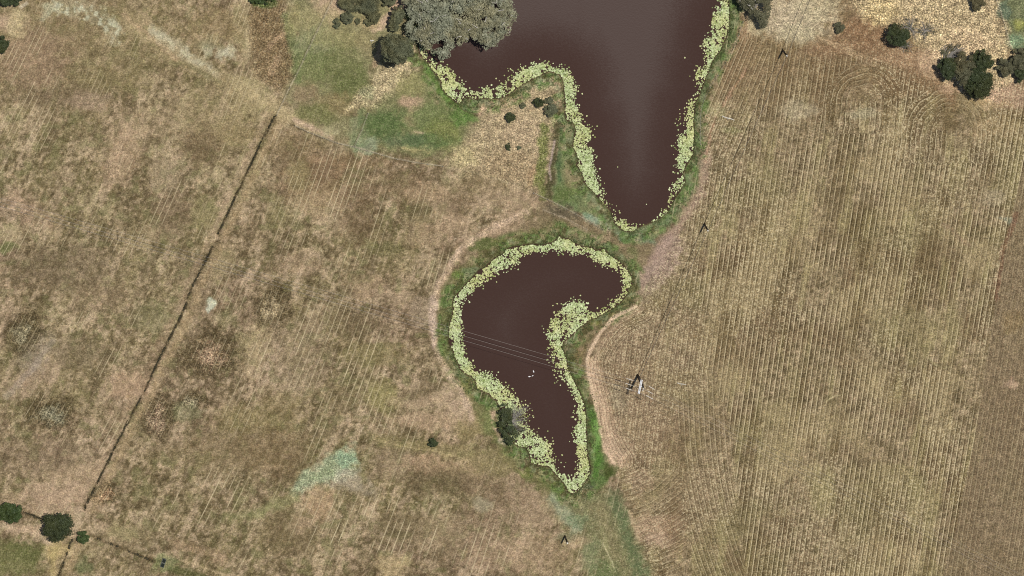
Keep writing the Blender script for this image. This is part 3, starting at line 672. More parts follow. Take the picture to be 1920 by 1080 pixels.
M = dict(
    pad=tint_mat('lily_pad_leaf', lin((138, 156, 88)) * .9, lin((218, 228, 176)) * .9, .5, .3),
    euc=tint_mat('eucalypt_leaf', (.068, .076, .044), (.340, .350, .240), .55, .35),
    oliv=tint_mat('olive_brown_leaf', (.050, .050, .026), (.150, .145, .082), .6),
    dark=tint_mat('dark_green_leaf', (.018, .027, .011), (.070, .088, .036), .55),
    green=tint_mat('mid_green_leaf', (.022, .040, .012), (.072, .105, .032), .55),
    shrub=tint_mat('shrub_leaf', (.034, .040, .020), (.190, .200, .115), .6),
    grey=tint_mat('weathered_branch', (.20, .18, .155), (.42, .39, .35), .8),
    pale=tint_mat('pale_gum_limb', (.46, .43, .38), (.66, .62, .56), .8),
    bark=tint_mat('dark_bark', (.06, .045, .032), (.14, .11, .085), .9),
    ditch=tint_mat('ditch_weed', (.024, .023, .013), (.115, .100, .060), .8),
    grass=tint_mat('bank_grass', (.050, .072, .022), (.170, .205, .085), .7),
    wood=tint_mat('tarred_timber', (.020, .016, .013), (.050, .040, .032), .85),
    steel=tint_mat('galvanised_steel', (.55, .55, .55), (.80, .80, .80), .5, .5),
    porc=tint_mat('pale_insulator', (.62, .57, .50), (.72, .68, .60), .35, .5),
    wire=tint_mat('weathered_wire', (.30, .26, .23), (.36, .32, .28), .8, .2),
    dwire=tint_mat('dark_wire', (.06, .05, .04), (.10, .085, .07), .6, .4),
    post=tint_mat('fence_post_wood', (.24, .21, .17), (.45, .41, .34), .9),
    log=tint_mat('bleached_wood', (.50, .46, .38), (.74, .70, .60), .85),
    conc=tint_mat('old_concrete', (.07, .075, .06), (.14, .145, .12), .85),
    trough=tint_mat('trough_water', (.010, .014, .010), (.016, .024, .018), .6, .1),
    bird=tint_mat('white_feathers', (.74, .73, .70), (.85, .84, .82), .6),
)

# ------------------------------------------------------------------ ground and water
K = GAIN * lin(np.clip(col, 0, 255)).astype(np.float32) * np.array([.99, 1.0, 1.04], np.float32)
rgba = np.concatenate([K, np.ones((NY, NX, 1), np.float32)], -1).reshape(-1, 4)
idx = np.arange(NX * NY).reshape(NY, NX)
quads = np.stack([idx[:-1, :-1], idx[:-1, 1:], idx[1:, 1:], idx[1:, :-1]], -1).reshape(-1, 4)
gverts = np.stack([GX, GY, hgt], -1).reshape(-1, 3)
ground = mesh_np('ground', gverts, quads, gm, smooth=True, attrs=[('albedo', 'FLOAT_COLOR', 'POINT', rgba), ('rowu', 'FLOAT', 'POINT', rowu),
                 ('rowamp', 'FLOAT', 'POINT', rowamp), ('clump', 'FLOAT', 'POINT', clump), ('grain', 'FLOAT', 'POINT', grain), ('furrow', 'FLOAT', 'POINT', rowamp * east)])
tag(ground, 'dry brown paddocks with old stubble rows, green banks and worn tracks', 'ground', kind='structure')


def ground_z(x, y):
    i = np.clip(np.searchsorted(gx, x), 0, NX - 1); j = np.clip(np.searchsorted(gy, y), 0, NY - 1)
    return hgt[j, i]


def water(name, P, openP, label, strength):
    P = np.asarray(P, float); W = at(P[:, 0], P[:, 1])
    xs = np.arange(W[:, 0].min() - 3, W[:, 0].max() + 3, .8); ys = np.arange(W[:, 1].min() - 3, W[:, 1].max() + 3, .8)
    X, Y = np.meshgrid(xs, ys)
    u, v = to_px(np.stack([X, Y, np.zeros_like(X)], -1).reshape(-1, 3)); u = u.reshape(X.shape); v = v.reshape(X.shape)
    s = sdist(u, v, P); so = sdist(u, v, openP)
    ok = s < 9
    ruf = sstep(5, 130, -so) * strength * (.75 + .5 * fbm(u * 1.6, v * .5, 60, 301, 3))
    ii = np.arange(X.size).reshape(X.shape)
    q = np.stack([ii[:-1, :-1], ii[:-1, 1:], ii[1:, 1:], ii[1:, :-1]], -1).reshape(-1, 4)
    q = q[ok.ravel()[q].all(1)]
    used = np.unique(q); remap = np.zeros(X.size, int); remap[used] = np.arange(len(used))
    vs = np.stack([X.ravel(), Y.ravel(), np.full(X.size, WATER)], -1)[used]
    o = mesh_np(name, vs, remap[q], wm, smooth=True, attrs=[('ruffle', 'FLOAT', 'POINT', ruf.ravel()[used])])
    return tag(o, label, 'water', kind='structure')


water('pond_water', POND_N, OPEN_N, 'brown water of the big forked pond under the gum trees', 1.0)
water('pond_water', POND_S, OPEN_S, 'brown water of the small comma shaped pond', .55)


# ------------------------------------------------------------------ geometry generators
def tubes(segs, sides=5):
    """segs: list of (p, q, r0, r1) -> verts, quads"""
    V_, F_ = [], []
    b = 0
    for p, q, r0, r1 in segs:
        p = np.asarray(p, float); q = np.asarray(q, float); d = q - p; L = np.linalg.norm(d)
        if L < 1e-6: continue
        d /= L; a = np.cross(d, [0, 0, 1] if abs(d[2]) < .9 else [1, 0, 0]); a /= np.linalg.norm(a); c_ = np.cross(d, a)
        for (o, r) in ((p, r0), (q, r1)):
            for k in range(sides):
                t = 2 * math.pi * k / sides
                V_.append(o + r * (math.cos(t) * a + math.sin(t) * c_))
        V_.append(p); V_.append(q)
        for k in range(sides):
            k2 = (k + 1) % sides
            F_.append((b + k, b + k2, b + sides + k2, b + sides + k))
            F_.append((b + 2 * sides, b + k2, b + k, b + 2 * sides)); F_.append((b + 2 * sides + 1, b + sides + k, b + sides + k2, b + 2 * sides + 1))
        b += 2 * sides + 2
    return np.array(V_), F_


def mesh_py(name, verts, faces, mat, parent=None, smooth=False):
    me = bpy.data.meshes.new(name)
    F = [tuple(dict.fromkeys(f)) for f in faces]
    me.from_pydata([tuple(map(float, v)) for v in verts], [], F); me.update()
    a = me.attributes.new('tint', 'FLOAT', 'FACE'); a.data.foreach_set('value', np.random.default_rng(len(F)).random(len(me.polygons)).astype(np.float32))
    if smooth: me.polygons.foreach_set('use_smooth', np.ones(len(me.polygons), bool))
    me.materials.append(mat)
    o = bpy.data.objects.new(name, me); COL.objects.link(o)
    if parent is not None: o.parent = parent
    return o


def boxes(lst):
    """list of (center, half sizes, 3x3 axes rows)"""
    V_, F_ = [], []
    for c_, h, A in lst:
        b = len(V_); A = np.asarray(A, float)
        for sx in (-1, 1):
            for sy in (-1, 1):
                for sz in (-1, 1): V_.append(np.asarray(c_) + sx * h[0] * A[0] + sy * h[1] * A[1] + sz * h[2] * A[2])
        for f in ((0, 1, 3, 2), (4, 6, 7, 5), (0, 4, 5, 1), (2, 3, 7, 6), (0, 2, 6, 4), (1, 5, 7, 3)): F_.append(tuple(b + i for i in f))
    return V_, F_


EYE = np.eye(3)


def leaf_quads(cen, nor, size, r, asp=.55):
    """little leaf sprays: diamonds round cen facing nor"""
    n = len(cen)
    nor = nor / np.linalg.norm(nor, axis=1, keepdims=True)
    t = np.cross(nor, r.normal(size=(n, 3))); t /= np.linalg.norm(t, axis=1, keepdims=True) + 1e-9
    b = np.cross(nor, t)
    s = size[:, None]
    v = np.stack([cen + t * s, cen + b * s * asp, cen - t * s, cen - b * s * asp], 1).reshape(-1, 3)
    return v, np.arange(4 * n).reshape(n, 4)


def crown_mesh(name, clumps, per, leaf, mat, parent, r, flat=.75, upb=.6):
    """clumps: (x, y, z, radius) in the parent's frame"""
    cl = np.asarray(clumps, float)
    wts = cl[:, 3] ** 2; k = r.choice(len(cl), size=int(per * len(cl)), p=wts / wts.sum())
    d = r.normal(size=(len(k), 3)); d /= np.linalg.norm(d, axis=1, keepdims=True)
    d[:, 2] = np.where(d[:, 2] < -.35, -d[:, 2] * .6, d[:, 2])
    rad = cl[k, 3] * (.45 + .6 * r.random(len(k)) ** .6) * np.where(r.random(len(k)) < .10, 1.15 + .4 * r.random(len(k)), 1)
    cen = cl[k, :3] + d * rad[:, None] * np.array([1, 1, flat])
    nor = d * .8 + r.normal(size=(len(k), 3)) * .55 + np.array([0, 0, upb])
    v, f = leaf_quads(cen, nor, leaf * (.6 + .8 * r.random(len(k))), r)
    ct = r.random(len(cl))
    tint = np.clip(.25 + .35 * (ct[k] - .5) + .5 * r.random(len(k)), 0, 1)
    return mesh_np(name, v, f, mat, parent, attrs=[('tint', 'FLOAT', 'FACE', tint)])


def trunk_mesh(parent, H, r0, tops, mat, name='trunk'):
    segs = []
    fork = np.array([0, 0, H * .35])
    segs.append(((0, 0, -.2), fork, r0, r0 * .8))
    for t in tops:
        t = np.asarray(t, float); m_ = fork * .5 + t * .5 + np.array([0, 0, .08 * H])
        segs.append((fork, m_, r0 * .55, r0 * .35)); segs.append((m_, t, r0 * .35, r0 * .1))
    v, f = tubes(segs, 6)
    return mesh_py(name, v, f, mat, parent)


def tree(name, label, cat, u, v, ru, rv, H, mat, seed, n=34, per=70, leaf=.32, group=None, base=.25, dens=1.0, bark='bark', lobes=None, rag=.25):
    """crown centred where the photo shows it; the trunk stands on the ground below"""
    r = np.random.default_rng(seed)
    hc = H * (base + 1) / 2
    c3 = at(u, v, hc); gz = float(ground_z(c3[0], c3[1]))
    t = thing(name, label, cat, (c3[0], c3[1], gz), group)
    rx, ry, rz = ru * PX, rv * PX, H * (1 - base) / 2
    cl = []
    lob = lobes or [(0, 0, 1, 1)]
    for (lx, ly, lr, lh) in lob:
        for i in range(int(n * lr)):
            a = r.random() * 2 * math.pi; q = math.sqrt(r.random())
            q = q * (.92 + rag * (r.random() - .5))
            zz = math.sqrt(max(0, 1 - min(q, .98) ** 2)) * (.55 + .45 * r.random()) * (1 if r.random() < .85 else -.6)
            rc = (.15 + .13 * r.random()) * min(rx, ry) * lr ** .5
            q = q * (1 - rc / max(rx, ry) / max(lr, .3) * .8)
            cl.append((lx * PX + math.cos(a) * q * rx * lr, -ly * PX + math.sin(a) * q * ry * lr, (hc - gz) + (zz * rz + (lh - 1) * rz), rc))
    crown_mesh('crown', cl, per * dens, leaf, mat, t, r)
    tops = [cl[i][:3] for i in r.choice(len(cl), min(5, len(cl)), replace=False)]
    trunk_mesh(t, H, max(.06, H * .022), tops, M[bark])
    return t


def in_poly_pts(P, n, r):
    P = np.asarray(P, float); out = []
    while len(out) < n:
        q = P.min(0) + r.random((n * 3, 2)) * (P.max(0) - P.min(0))
        out += list(q[inside(q[:, 0], q[:, 1], P)])
    return np.array(out[:n])


def poly_tree(name, label, cat, P, H, mat, seed, n, per, leaf, gap=None, low=.45, white=0, group=None, crad=(1.0, 1.9), trunk_at=None, grid=None):
    """a wide crown with a traced outline: every clump sits at its own height"""
    r = np.random.default_rng(seed); P = np.asarray(P, float)
    c = P.mean(0) if trunk_at is None else np.asarray(trunk_at, float)
    b3 = at(c[0], c[1], H * .6); gz = float(ground_z(b3[0], b3[1])); gz = max(gz, WATER - .3)
    t = thing(name, label, cat, (b3[0], b3[1], gz), group)
    q = in_poly_pts(P, n, r)
    ed = -sdist(q[:, 0], q[:, 1], P); rc = crad[0] + (crad[1] - crad[0]) * r.random(n)
    ok = ed > rc / PX * .45; q = q[ok]; ed = ed[ok]; rc = rc[ok]
    if gap is not None:
        kk = np.ones(len(q), bool)
        for gx_, gy_, gr_ in gap: kk &= np.hypot(q[:, 0] - gx_, q[:, 1] - gy_) > gr_
        q, ed, rc = q[kk], ed[kk], rc[kk]
    dome = np.clip(ed / ed.max(), 0, 1) ** .5
    h = H * (low + (1 - low) * dome * (.72 + .28 * r.random(len(q)))) - rc * .6
    w = at(q[:, 0], q[:, 1], h) - np.array([b3[0], b3[1], gz])
    cl = np.concatenate([w, rc[:, None]], 1)
    crown_mesh('crown', cl, per, leaf, mat, t, r, upb=1.1)
    tops = [cl[i][:3] for i in r.choice(len(cl), 9, replace=False)]
    trunk_mesh(t, H, H * .03, tops, M['grey' if white else 'bark'])
    if white:
        for i in r.choice(len(cl), white, replace=False):
            segs = []
            p = cl[i][:3] + np.array([0, 0, cl[i][3] * .7])
            d = np.array([*(r.normal(size=2)), .12]); d /= np.linalg.norm(d)
            L = 1.0 + 2.0 * r.random()
            for k in range(3):
                e = p + d * L / 3; segs.append((p, e, .10 - .022 * k, .08 - .022 * k)); p = e
                d = d + np.array([*(r.normal(size=2) * .5), -.05]); d /= np.linalg.norm(d)
            v_, f_ = tubes(segs, 4); mesh_py('branch', v_, f_, M['pale'], t)
    return t


def twig_segs(r, c, n, L, rad, up=.25, gen=2, cone=None):
    segs = []
    for i in range(n):
        a = r.random() * 2 * math.pi if cone is None else math.radians(cone[0] + (r.random() - .5) * cone[1])
        d = np.array([math.cos(a), math.sin(a), up * (.4 + r.random())]); p = np.asarray(c, float) + r.normal(size=3) * .2
        l = L * (.5 + .6 * r.random())
        for k in range(4):
            d = d + r.normal(size=3) * .22 - np.array([0, 0, .08]); d /= np.linalg.norm(d)
            e = p + d * l / 4; segs.append((p, e, rad * (1 - k * .2), rad * (.8 - k * .2))); 
            if gen > 1 and k:
                d2 = d + r.normal(size=3) * .6; d2 /= np.linalg.norm(d2); segs.append((e, e + d2 * l * .3, rad * .5, rad * .25))
            p = e
    return segs


# ------------------------------------------------------------------ trees and shrubs
poly_tree('gum_tree', 'huge grey-green gum tree overhanging the west end of the big pond', 'tree',
          [(758, -70), (756, 0), (770, 30), (762, 58), (772, 74), (788, 80), (800, 96), (815, 106), (830, 114), (843, 104), (850, 88), (872, 80), (886, 76), (896, 90), (910, 93),
           (930, 87), (940, 72), (957, 64), (961, 45), (971, 30), (962, 14), (956, -10), (958, -60), (900, -110), (820, -110)], 17, M['euc'], 3, 1000, 46, .27,
          gap=[(926, 52, 7), (914, 60, 5), (902, 22, 6), (906, 32, 6), (820, 88, 7), (843, 60, 4), (884, 84, 10), (843, 8, 6)], low=.42, white=70, crad=(.4, 1.5), trunk_at=(850, 20))
tree('round_tree', 'round dense dark green tree standing just below the huge gum, casting a black shadow', 'tree', 745, 90, 33, 33, 20, M['shrub'], 5, n=110, per=150, leaf=.19, base=.35)
tree('bushy_tree', 'small grey-green bushy tree between the round dark tree and the pale track', 'tree', 741, 36, 18, 26, 7, M['shrub'], 6, n=44, per=130, leaf=.19, lobes=[(4, -8, .8, 1), (-2, 10, .6, .8)])
SH = [  # u, v, ru, rv, H, mat, label
    (659, 4, 26, 19, 5, 'shrub', 'broad dark bush at the top edge, left end of the thicket by the pale track'),
    (692, 6, 24, 24, 5.5, 'shrub', 'dense bush in the middle of the thicket at the top edge'),
    (702, 27, 13, 17, 4.5, 'shrub', 'narrow dark bush at the lower right corner of the thicket beside the pale track'),
    (729, 1, 15, 12, 4.5, 'shrub', 'dark bush across the pale track from the thicket, at the top edge'),
    (651, 34, 14, 13, 3.2, 'shrub', 'round grey-green shrub below the thicket, biggest of the loose ones there'),
    (632, 43, 8, 11, 2.6, 'shrub', 'small oval shrub, outermost of the loose ones below the thicket'),
    (671, 40, 6, 7, 1.8, 'shrub', 'little grey shrub between the round shrub and the thicket corner'),
    (692, 41, 12, 8, 2.5, 'shrub', 'low straggling shrub under the thicket corner beside the pale track'),
    (957, 219, 10.5, 11.5, 3, 'dark', 'round dark green shrub standing alone on the straw coloured promontory'),
    (980, 198, 6, 6.5, 1.8, 'shrub', 'small shrub between the round shrub and the pair on the promontory'),
    (1009, 192, 11, 10.5, 3.2, 'dark', 'dark rounded shrub, western one of the touching clump on the promontory'),
    (1030, 188, 10, 8, 2.6, 'shrub', 'thin shrub with bare grey twigs at the top of the promontory clump'),
    (1032, 206, 14, 14, 3.6, 'shrub', 'largest shrub of the promontory clump, with a black shadow edge'),
    (953, 275, 6, 7.5, 1.8, 'dark', 'small oval green shrub at the lower end of the promontory'),
    (973, 277, 4.5, 4.5, 1.2, 'shrub', 'tiny dark shrub beside the oval one on the lower promontory'),
    (812, 829, 10.5, 10.5, 3, 'dark', 'round blackish shrub alone in the field south west of the small pond'),
    (155, 1007, 14, 14, 3.8, 'green', 'round shrub beside the big dark tree at the fence corner, bottom left'),
    (490, 0, 26, 9, 3, 'green', 'low green shrub at the top edge above the brown weedy patch'),
    (1573, 51, 11, 12, 2.8, 'oliv', 'lone brownish round shrub between the pale bare ground and the straw paddock'),
]
for i, (u, v, ru, rv, H, mt, lab) in enumerate(SH):
    tree('shrub', lab, 'shrub', u, v, ru, rv, H, M[mt], 100 + i, n=int(16 + ru * rv * .12), per=100, leaf=.14, base=.12)
TR = [
    ('leafy_tree', 18, 960, 25, 22, 6, 'green', 'bright dark green tree at the left edge, above the pale track'),
    ('leafy_tree', 107, 986, 30, 31, 10, 'dark', 'big dark spreading tree at the fence corner, bottom left'),
    ('leafy_tree', 15, -4, 32, 15, 6, 'dark', 'dark tree cut by the top left corner of the picture'),
    ('leafy_tree', 2, 84, 15, 17, 5, 'dark', 'dark tree cut by the left edge near the top'),
    ('leafy_tree', 1684, 66, 26, 23, 9, 'dark', 'dark green fan shaped tree with dead grey limbs on its right side'),
    ('leafy_tree', 1777, 128, 21, 23, 9, 'dark', 'western tree of the dark grove, below the pile of dead boughs'),
    ('leafy_tree', 1808, 128, 21, 36, 10, 'oliv', 'olive tree in the middle of the dark grove'),
    ('leafy_tree', 1842, 112, 22, 21, 10, 'dark', 'tree at the top right of the dark grove'),
    ('leafy_tree', 1835, 154, 28, 34, 11, 'dark', 'largest tree of the dark grove, at its lower right'),
    ('leafy_tree', 1884, 126, 17, 18, 5.5, 'oliv', 'rounded thin tree just right of the dark grove'),
    ('leafy_tree', 1914, 112, 20, 22, 7, 'oliv', 'brownish tree at the right edge below the green creek strip'),
    ('leafy_tree', 1916, 138, 14, 18, 6, 'dark', 'dark bluish tree at the right edge under the brownish one'),
    ('leafy_tree', 1835, 5, 17, 16, 5, 'oliv', 'small dark tree at the top edge in the straw paddock'),
]
for i, (nm, u, v, ru, rv, H, mt, lab) in enumerate(TR):
    tree(nm, lab, 'tree', u, v, ru, rv, H, M[mt], 200 + i, n=int(20 + ru * rv * .075), per=130, leaf=.18, base=.15, rag=.45)
poly_tree('olive_tree', 'sparse olive-brown tree on the east bank at the top of the big pond', 'tree',
          [(1388, -40), (1376, -6), (1384, 12), (1398, 26), (1402, 34), (1412, 36), (1418, 48), (1426, 56), (1434, 54), (1440, 40), (1446, 26), (1450, 0), (1440, -40)], 11, M['oliv'], 8, 120, 80, .2, low=.35, crad=(.5, 1.1), white=8)
# the half-dead tree on the shore of the small pond
r_ = np.random.default_rng(55)
shore = poly_tree('shore_tree', 'half dead tree leaning over the small pond, dark leaves left and bare grey boughs right', 'tree',
                  [(936, 760), (946, 754), (958, 762), (960, 785), (968, 800), (975, 822), (960, 834), (944, 830), (938, 815), (932, 795), (930, 775)], 6, M['dark'], 56, 80, 40, .19, low=.35, crad=(.35, .8))
v_, f_ = tubes(twig_segs(r_, (1.6, .6, 3.0), 60, 5.0, .05, .1, cone=(15, 150)), 4)
mesh_py('dead_bough', v_, f_, M['grey'], shore)
crown_mesh('grey_foliage', [(2.4 + r_.normal() * 1.3, -.6 + r_.normal() * 2, 2.2 + r_.random(), .6) for _ in range(26)], 26, .2, M['oliv'], shore, r_)
# dead timber in the north-east paddock
for nm, u, v, nb, L, lab in (('dead_tree', 1706, 52, 46, 3.4, 'dead leafless grey tree right behind the fan shaped tree'), ('dead_tree', 1736, 58, 34, 3.0, 'pale dead brush lying in straw right of the fan shaped tree'),
                             ('dead_tree', 1698, 84, 22, 2.0, 'small pale dead brush just below the fan shaped tree')):
    b3 = at(u, v, .6); t = thing(nm, lab, 'dead tree', (b3[0], b3[1], float(ground_z(b3[0], b3[1]))))
    v_, f_ = tubes(twig_segs(r_, (0, 0, .5), nb, L, .06, .35), 4); mesh_py('branch', v_, f_, M['grey'], t)
    crown_mesh('dry_leaves', [(r_.normal() * L * .35, r_.normal() * L * .35, .5 + .6 * r_.random(), .5) for _ in range(16)], 14, .16, M['oliv'], t, r_)
b3 = at(1782, 98, .8); t = thing('brush_pile', 'pile of long dead grey-brown boughs above the western tree of the grove', 'brush pile', (b3[0], b3[1], float(ground_z(b3[0], b3[1]))))
segs = []
for k in range(80):
    a = math.radians(62 + r_.normal() * 14); o = np.array([r_.normal() * 1.5, -1.5 + r_.normal() * .8, .5 + .5 * r_.random()])
    L = 2.0 + 2.2 * r_.random(); m_ = o + np.array([math.cos(a) * L * .5, math.sin(a) * L * .5, .3]); e = m_ + np.array([math.cos(a - .4) * L * .5, math.sin(a - .4) * L * .5, -.35])
    segs += [(o, m_, .06, .05), (m_, e, .05, .025)]
v_, f_ = tubes(segs, 4); mesh_py('bough', v_, f_, M['grey'], t)
crown_mesh('dead_leaves', [(r_.normal() * 1.5, r_.normal() * 1.3, .5 + .4 * r_.random(), .6) for _ in range(24)], 30, .2, M['oliv'], t, r_)

# ------------------------------------------------------------------ weeds in the ditches, grass on the banks
def tufts(name, u, v, h, w, mat, label, cat, seed, blades=3):
    r = np.random.default_rng(seed)
    P = at(u, v); P[:, 2] = ground_z(P[:, 0], P[:, 1])
    n = len(P); V_ = []; T_ = []
    for k in range(blades):
        a = r.random(n) * 2 * math.pi; ln = np.stack([np.cos(a), np.sin(a), np.zeros(n)], -1); sd_ = np.stack([-np.sin(a), np.cos(a), np.zeros(n)], -1)
        hh = h * (.5 + r.random(n)); ww = w * (.5 + .8 * r.random(n)); off = r.normal(size=(n, 3)) * np.array([.1, .1, 0])
        b_ = P + off
        V_.append(np.stack([b_ - sd_ * ww[:, None] - [0, 0, .05], b_ + sd_ * ww[:, None] - [0, 0, .05], b_ + sd_ * ww[:, None] * .5 + ln * (hh * .7)[:, None] + [0, 0, 1] * hh[:, None], b_ - sd_ * ww[:, None] * .5 + ln * (hh * .7)[:, None] + [0, 0, 1] * hh[:, None]], 1).reshape(-1, 3))
        T_.append(r.random(n))
    V_ = np.concatenate(V_); F_ = np.arange(len(V_)).reshape(-1, 4)
    o = mesh_np(name, V_, F_, mat, attrs=[('tint', 'FLOAT', 'FACE', np.concatenate(T_))])
    return tag(o, label, cat, kind='stuff')


def along(pts, n, spread, r):
    p = np.asarray(pts, float); L = np.hypot(*np.diff(p, axis=0).T); s = r.random(n) * L.sum(); cs = np.concatenate([[0], np.cumsum(L)])
    u = np.interp(s, cs, p[:, 0]); v = np.interp(s, cs, p[:, 1])
    return u + r.normal(size=n) * spread, v + r.normal(size=n) * spread * .6


r_ = np.random.default_rng(71)
uu, vv = [], []
for d_, n_, s_ in ((DITCH_A, 800, .55), (DITCH_B, 300, .5), (DITCH_C, 1250, .5), (DITCH_D, 260, .7), (DITCH_E, 110, 1.5), (DITCH_F, 260, 1.4)):
    a, b = along(d_, n_, s_, r_); k = vnoise(a, b, 6, 400) + .3 * vnoise(a, b, 40, 401) + .35 * r_.random(n_) > .80; uu.append(a[k]); vv.append(b[k])
tufts('ditch_weeds', np.concatenate(uu), np.concatenate(vv), .28, .11, M['ditch'], 'dark weeds growing along the straight ditch across the brown fields', 'weeds', 72)
n_ = 60000
a = rng.random(n_) * 720 + 720; b = rng.random(n_) * 980 - 20
s1 = np.minimum(sdist(a, b, POND_S), sdist(a, b, POND_N))
k = (s1 > .5) & (s1 < 26) & (rng.random(n_) < np.exp(-s1 / 12)) & (vnoise(a, b, 14, 420) > .4)
tufts('bank_grass', a[k], b[k], .35, .13, M['grass'], 'rough green grass fringing both ponds', 'grass', 73)

# ------------------------------------------------------------------ water lilies
SPARSE = [(1262, 372, 26, .30), (1240, 400, 26, .28), (1212, 418, 16, .12), (1150, 405, 16, .12), (945, 160, 20, .45), (915, 170, 22, .7), (885, 175, 20, .5), (1140, 380, 14, .25), (1090, 265, 16, .7), (1096, 300, 12, .6),
          (985, 790, 16, .2), (1304, 170, 14, .45), (1316, 150, 10, .3), (1050, 678, 7, .25), (1115, 585, 22, .55), (1085, 860, 30, .8), (1060, 895, 20, .8), (810, 118, 20, .7), (805, 40, 60, 0.0), (820, -60, 90, 0.0), (1335, 110, 6, .9)]


def lily_points(P, O, seed):
    r = np.random.default_rng(seed); P = np.asarray(P, float)
    lo = P.min(0); hi = P.max(0); lo[1] = max(lo[1], -90)
    n = int((hi[0] - lo[0]) * (hi[1] - lo[1]) * .60)
    q = lo + r.random((n, 2)) * (hi - lo)
    s = sdist(q[:, 0], q[:, 1], P); q = q[s < -.6]; s = s[s < -.6]
    o = -sdist(q[:, 0], q[:, 1], O)                     # >0 inside the open water
    q = q[o < 14]; s = s[o < 14]; o = o[o < 14]
    nz_ = fbm(q[:, 0], q[:, 1], 9, seed + 5, 3); n2_ = vnoise(q[:, 0], q[:, 1], 22, seed + 9)
    p = 1 - sstep(-7, 1.5, o + (nz_ - .5) * 14) * .93
    p = np.where(o > 4, p * np.exp(-(o - 4) / 3.2) * .7, p)
    p *= sstep(.22, .42, nz_) * (.25 + 1.1 * n2_)
    for cx, cy, rr_, kf in SPARSE:
        w = 1 - sstep(rr_ * .5, rr_, np.hypot(q[:, 0] - cx, q[:, 1] - cy)); p *= 1 - w * (1 - kf)
    q = q[r.random(len(q)) < p]
    # thin out the closest neighbours on a fine grid
    key = np.floor(q / 1.38).astype(int); _, keep = np.unique(key[:, 0] * 100000 + key[:, 1], return_index=True)
    return q[np.sort(keep)]


def pad_shape(r, k=9):
    """notched, slightly dished floating leaf of unit radius"""
    a0 = r.random() * 6.28; v = [(0, 0, 0)]
    for i in range(k):
        a = a0 + .22 + (2 * math.pi - .44) * i / (k - 1); q = 1 + .1 * r.normal()
        v.append((q * math.cos(a), q * math.sin(a), .05 + .10 * r.random()))
    return np.array(v), [(0, i, i + 1) for i in range(1, k)]


r_ = np.random.default_rng(81)
shapes = [pad_shape(r_) for _ in range(14)]
LQ = [('big pond', lily_points(POND_N, OPEN_N, 82)), ('small pond', lily_points(POND_S, OPEN_S, 83))]
extra_n = np.array([(952, 128), (957, 129), (953, 133), (961, 132), (963, 135), (1268, 223), (1272, 226), (1266, 231), (1271, 235), (1275, 233), (1284, 108), (1308, 124), (1305, 123), (1067, 126), (842, 143), (1143, 382), (1156, 386), (1154, 396), (1212, 383), (1158, 313)], float)
extra_s = np.array([(1074, 480), (994, 756), (970, 767), (990, 781), (993, 789), (1027, 808), (1036, 821), (1037, 827), (1038, 832), (1010, 803), (1034, 862), (1054, 853), (1061, 867), (1058, 875), (1052, 867), (1026, 655), (1027, 664), (1025, 675), (1027, 674), (1039, 703), (1043, 708), (1040, 718), (1044, 716), (1046, 713)], float)
LQ[0] = (LQ[0][0], np.concatenate([LQ[0][1], extra_n])); LQ[1] = (LQ[1][0], np.concatenate([LQ[1][1], extra_s]))
allp = np.concatenate([q for _, q in LQ]); which = np.concatenate([np.full(len(q), i) for i, (_, q) in enumerate(LQ)])
size = .14 + .14 * r_.random(len(allp)) ** 1.3
vis = (allp[:, 1] > 2) & (allp[:, 1] < 1078)
order = np.argsort(-(size * vis)); single = order[:300]; rest = order[300:]
W3 = at(allp[:, 0], allp[:, 1], WATER); W3[:, 2] = WATER + .015 + .05 * r_.random(len(allp))
pad_me = []
for i, (sv, sf) in enumerate(shapes):
    me = bpy.data.meshes.new('lily_pad'); me.from_pydata([tuple(p) for p in sv], [], sf); me.update()
    a_ = me.attributes.new('tint', 'FLOAT', 'FACE'); a_.data.foreach_set('value', np.full(len(sf), .35 + .6 * i / 14, np.float32)); me.materials.append(M['pad']); pad_me.append(me)


def pad_zone(i):
    u, v = allp[i]
    if which[i] == 0:
        if u < 868: return 'beside the green reeds on the west bank of the big pond'
        if u < 965: return 'in the broken mat at the bay of the big pond'
        if u < 1050 and v < 160: return 'round the tip of the promontory in the big pond'
        if u < 1130 and v < 360: return 'in the mat east of the promontory in the big pond'
        if v > 335: return 'among the scattered pads at the narrow end of the big pond'
        if v > 180: return 'in the wide mat on the east bank of the big pond'
        return 'in the long mat on the east bank near the olive tree'
    if v < 520 and u < 1040: return 'along the curved north west edge of the small pond'
    if v < 560: return 'along the north east edge of the small pond'
    if u > 1000 and v < 660: return 'on the dense bulge inside the bend of the small pond'
    if u > 1000 and v < 760: return 'in the strip below the bulge of the small pond'
    if u > 1062 and v < 890: return 'along the east edge of the narrow tail of the small pond'
    if v > 880: return 'at the southern tip of the small pond'
    if v > 800: return 'below the half dead tree at the small pond'
    if v > 690: return 'above the half dead tree at the small pond'
    return 'along the west edge of the small pond'


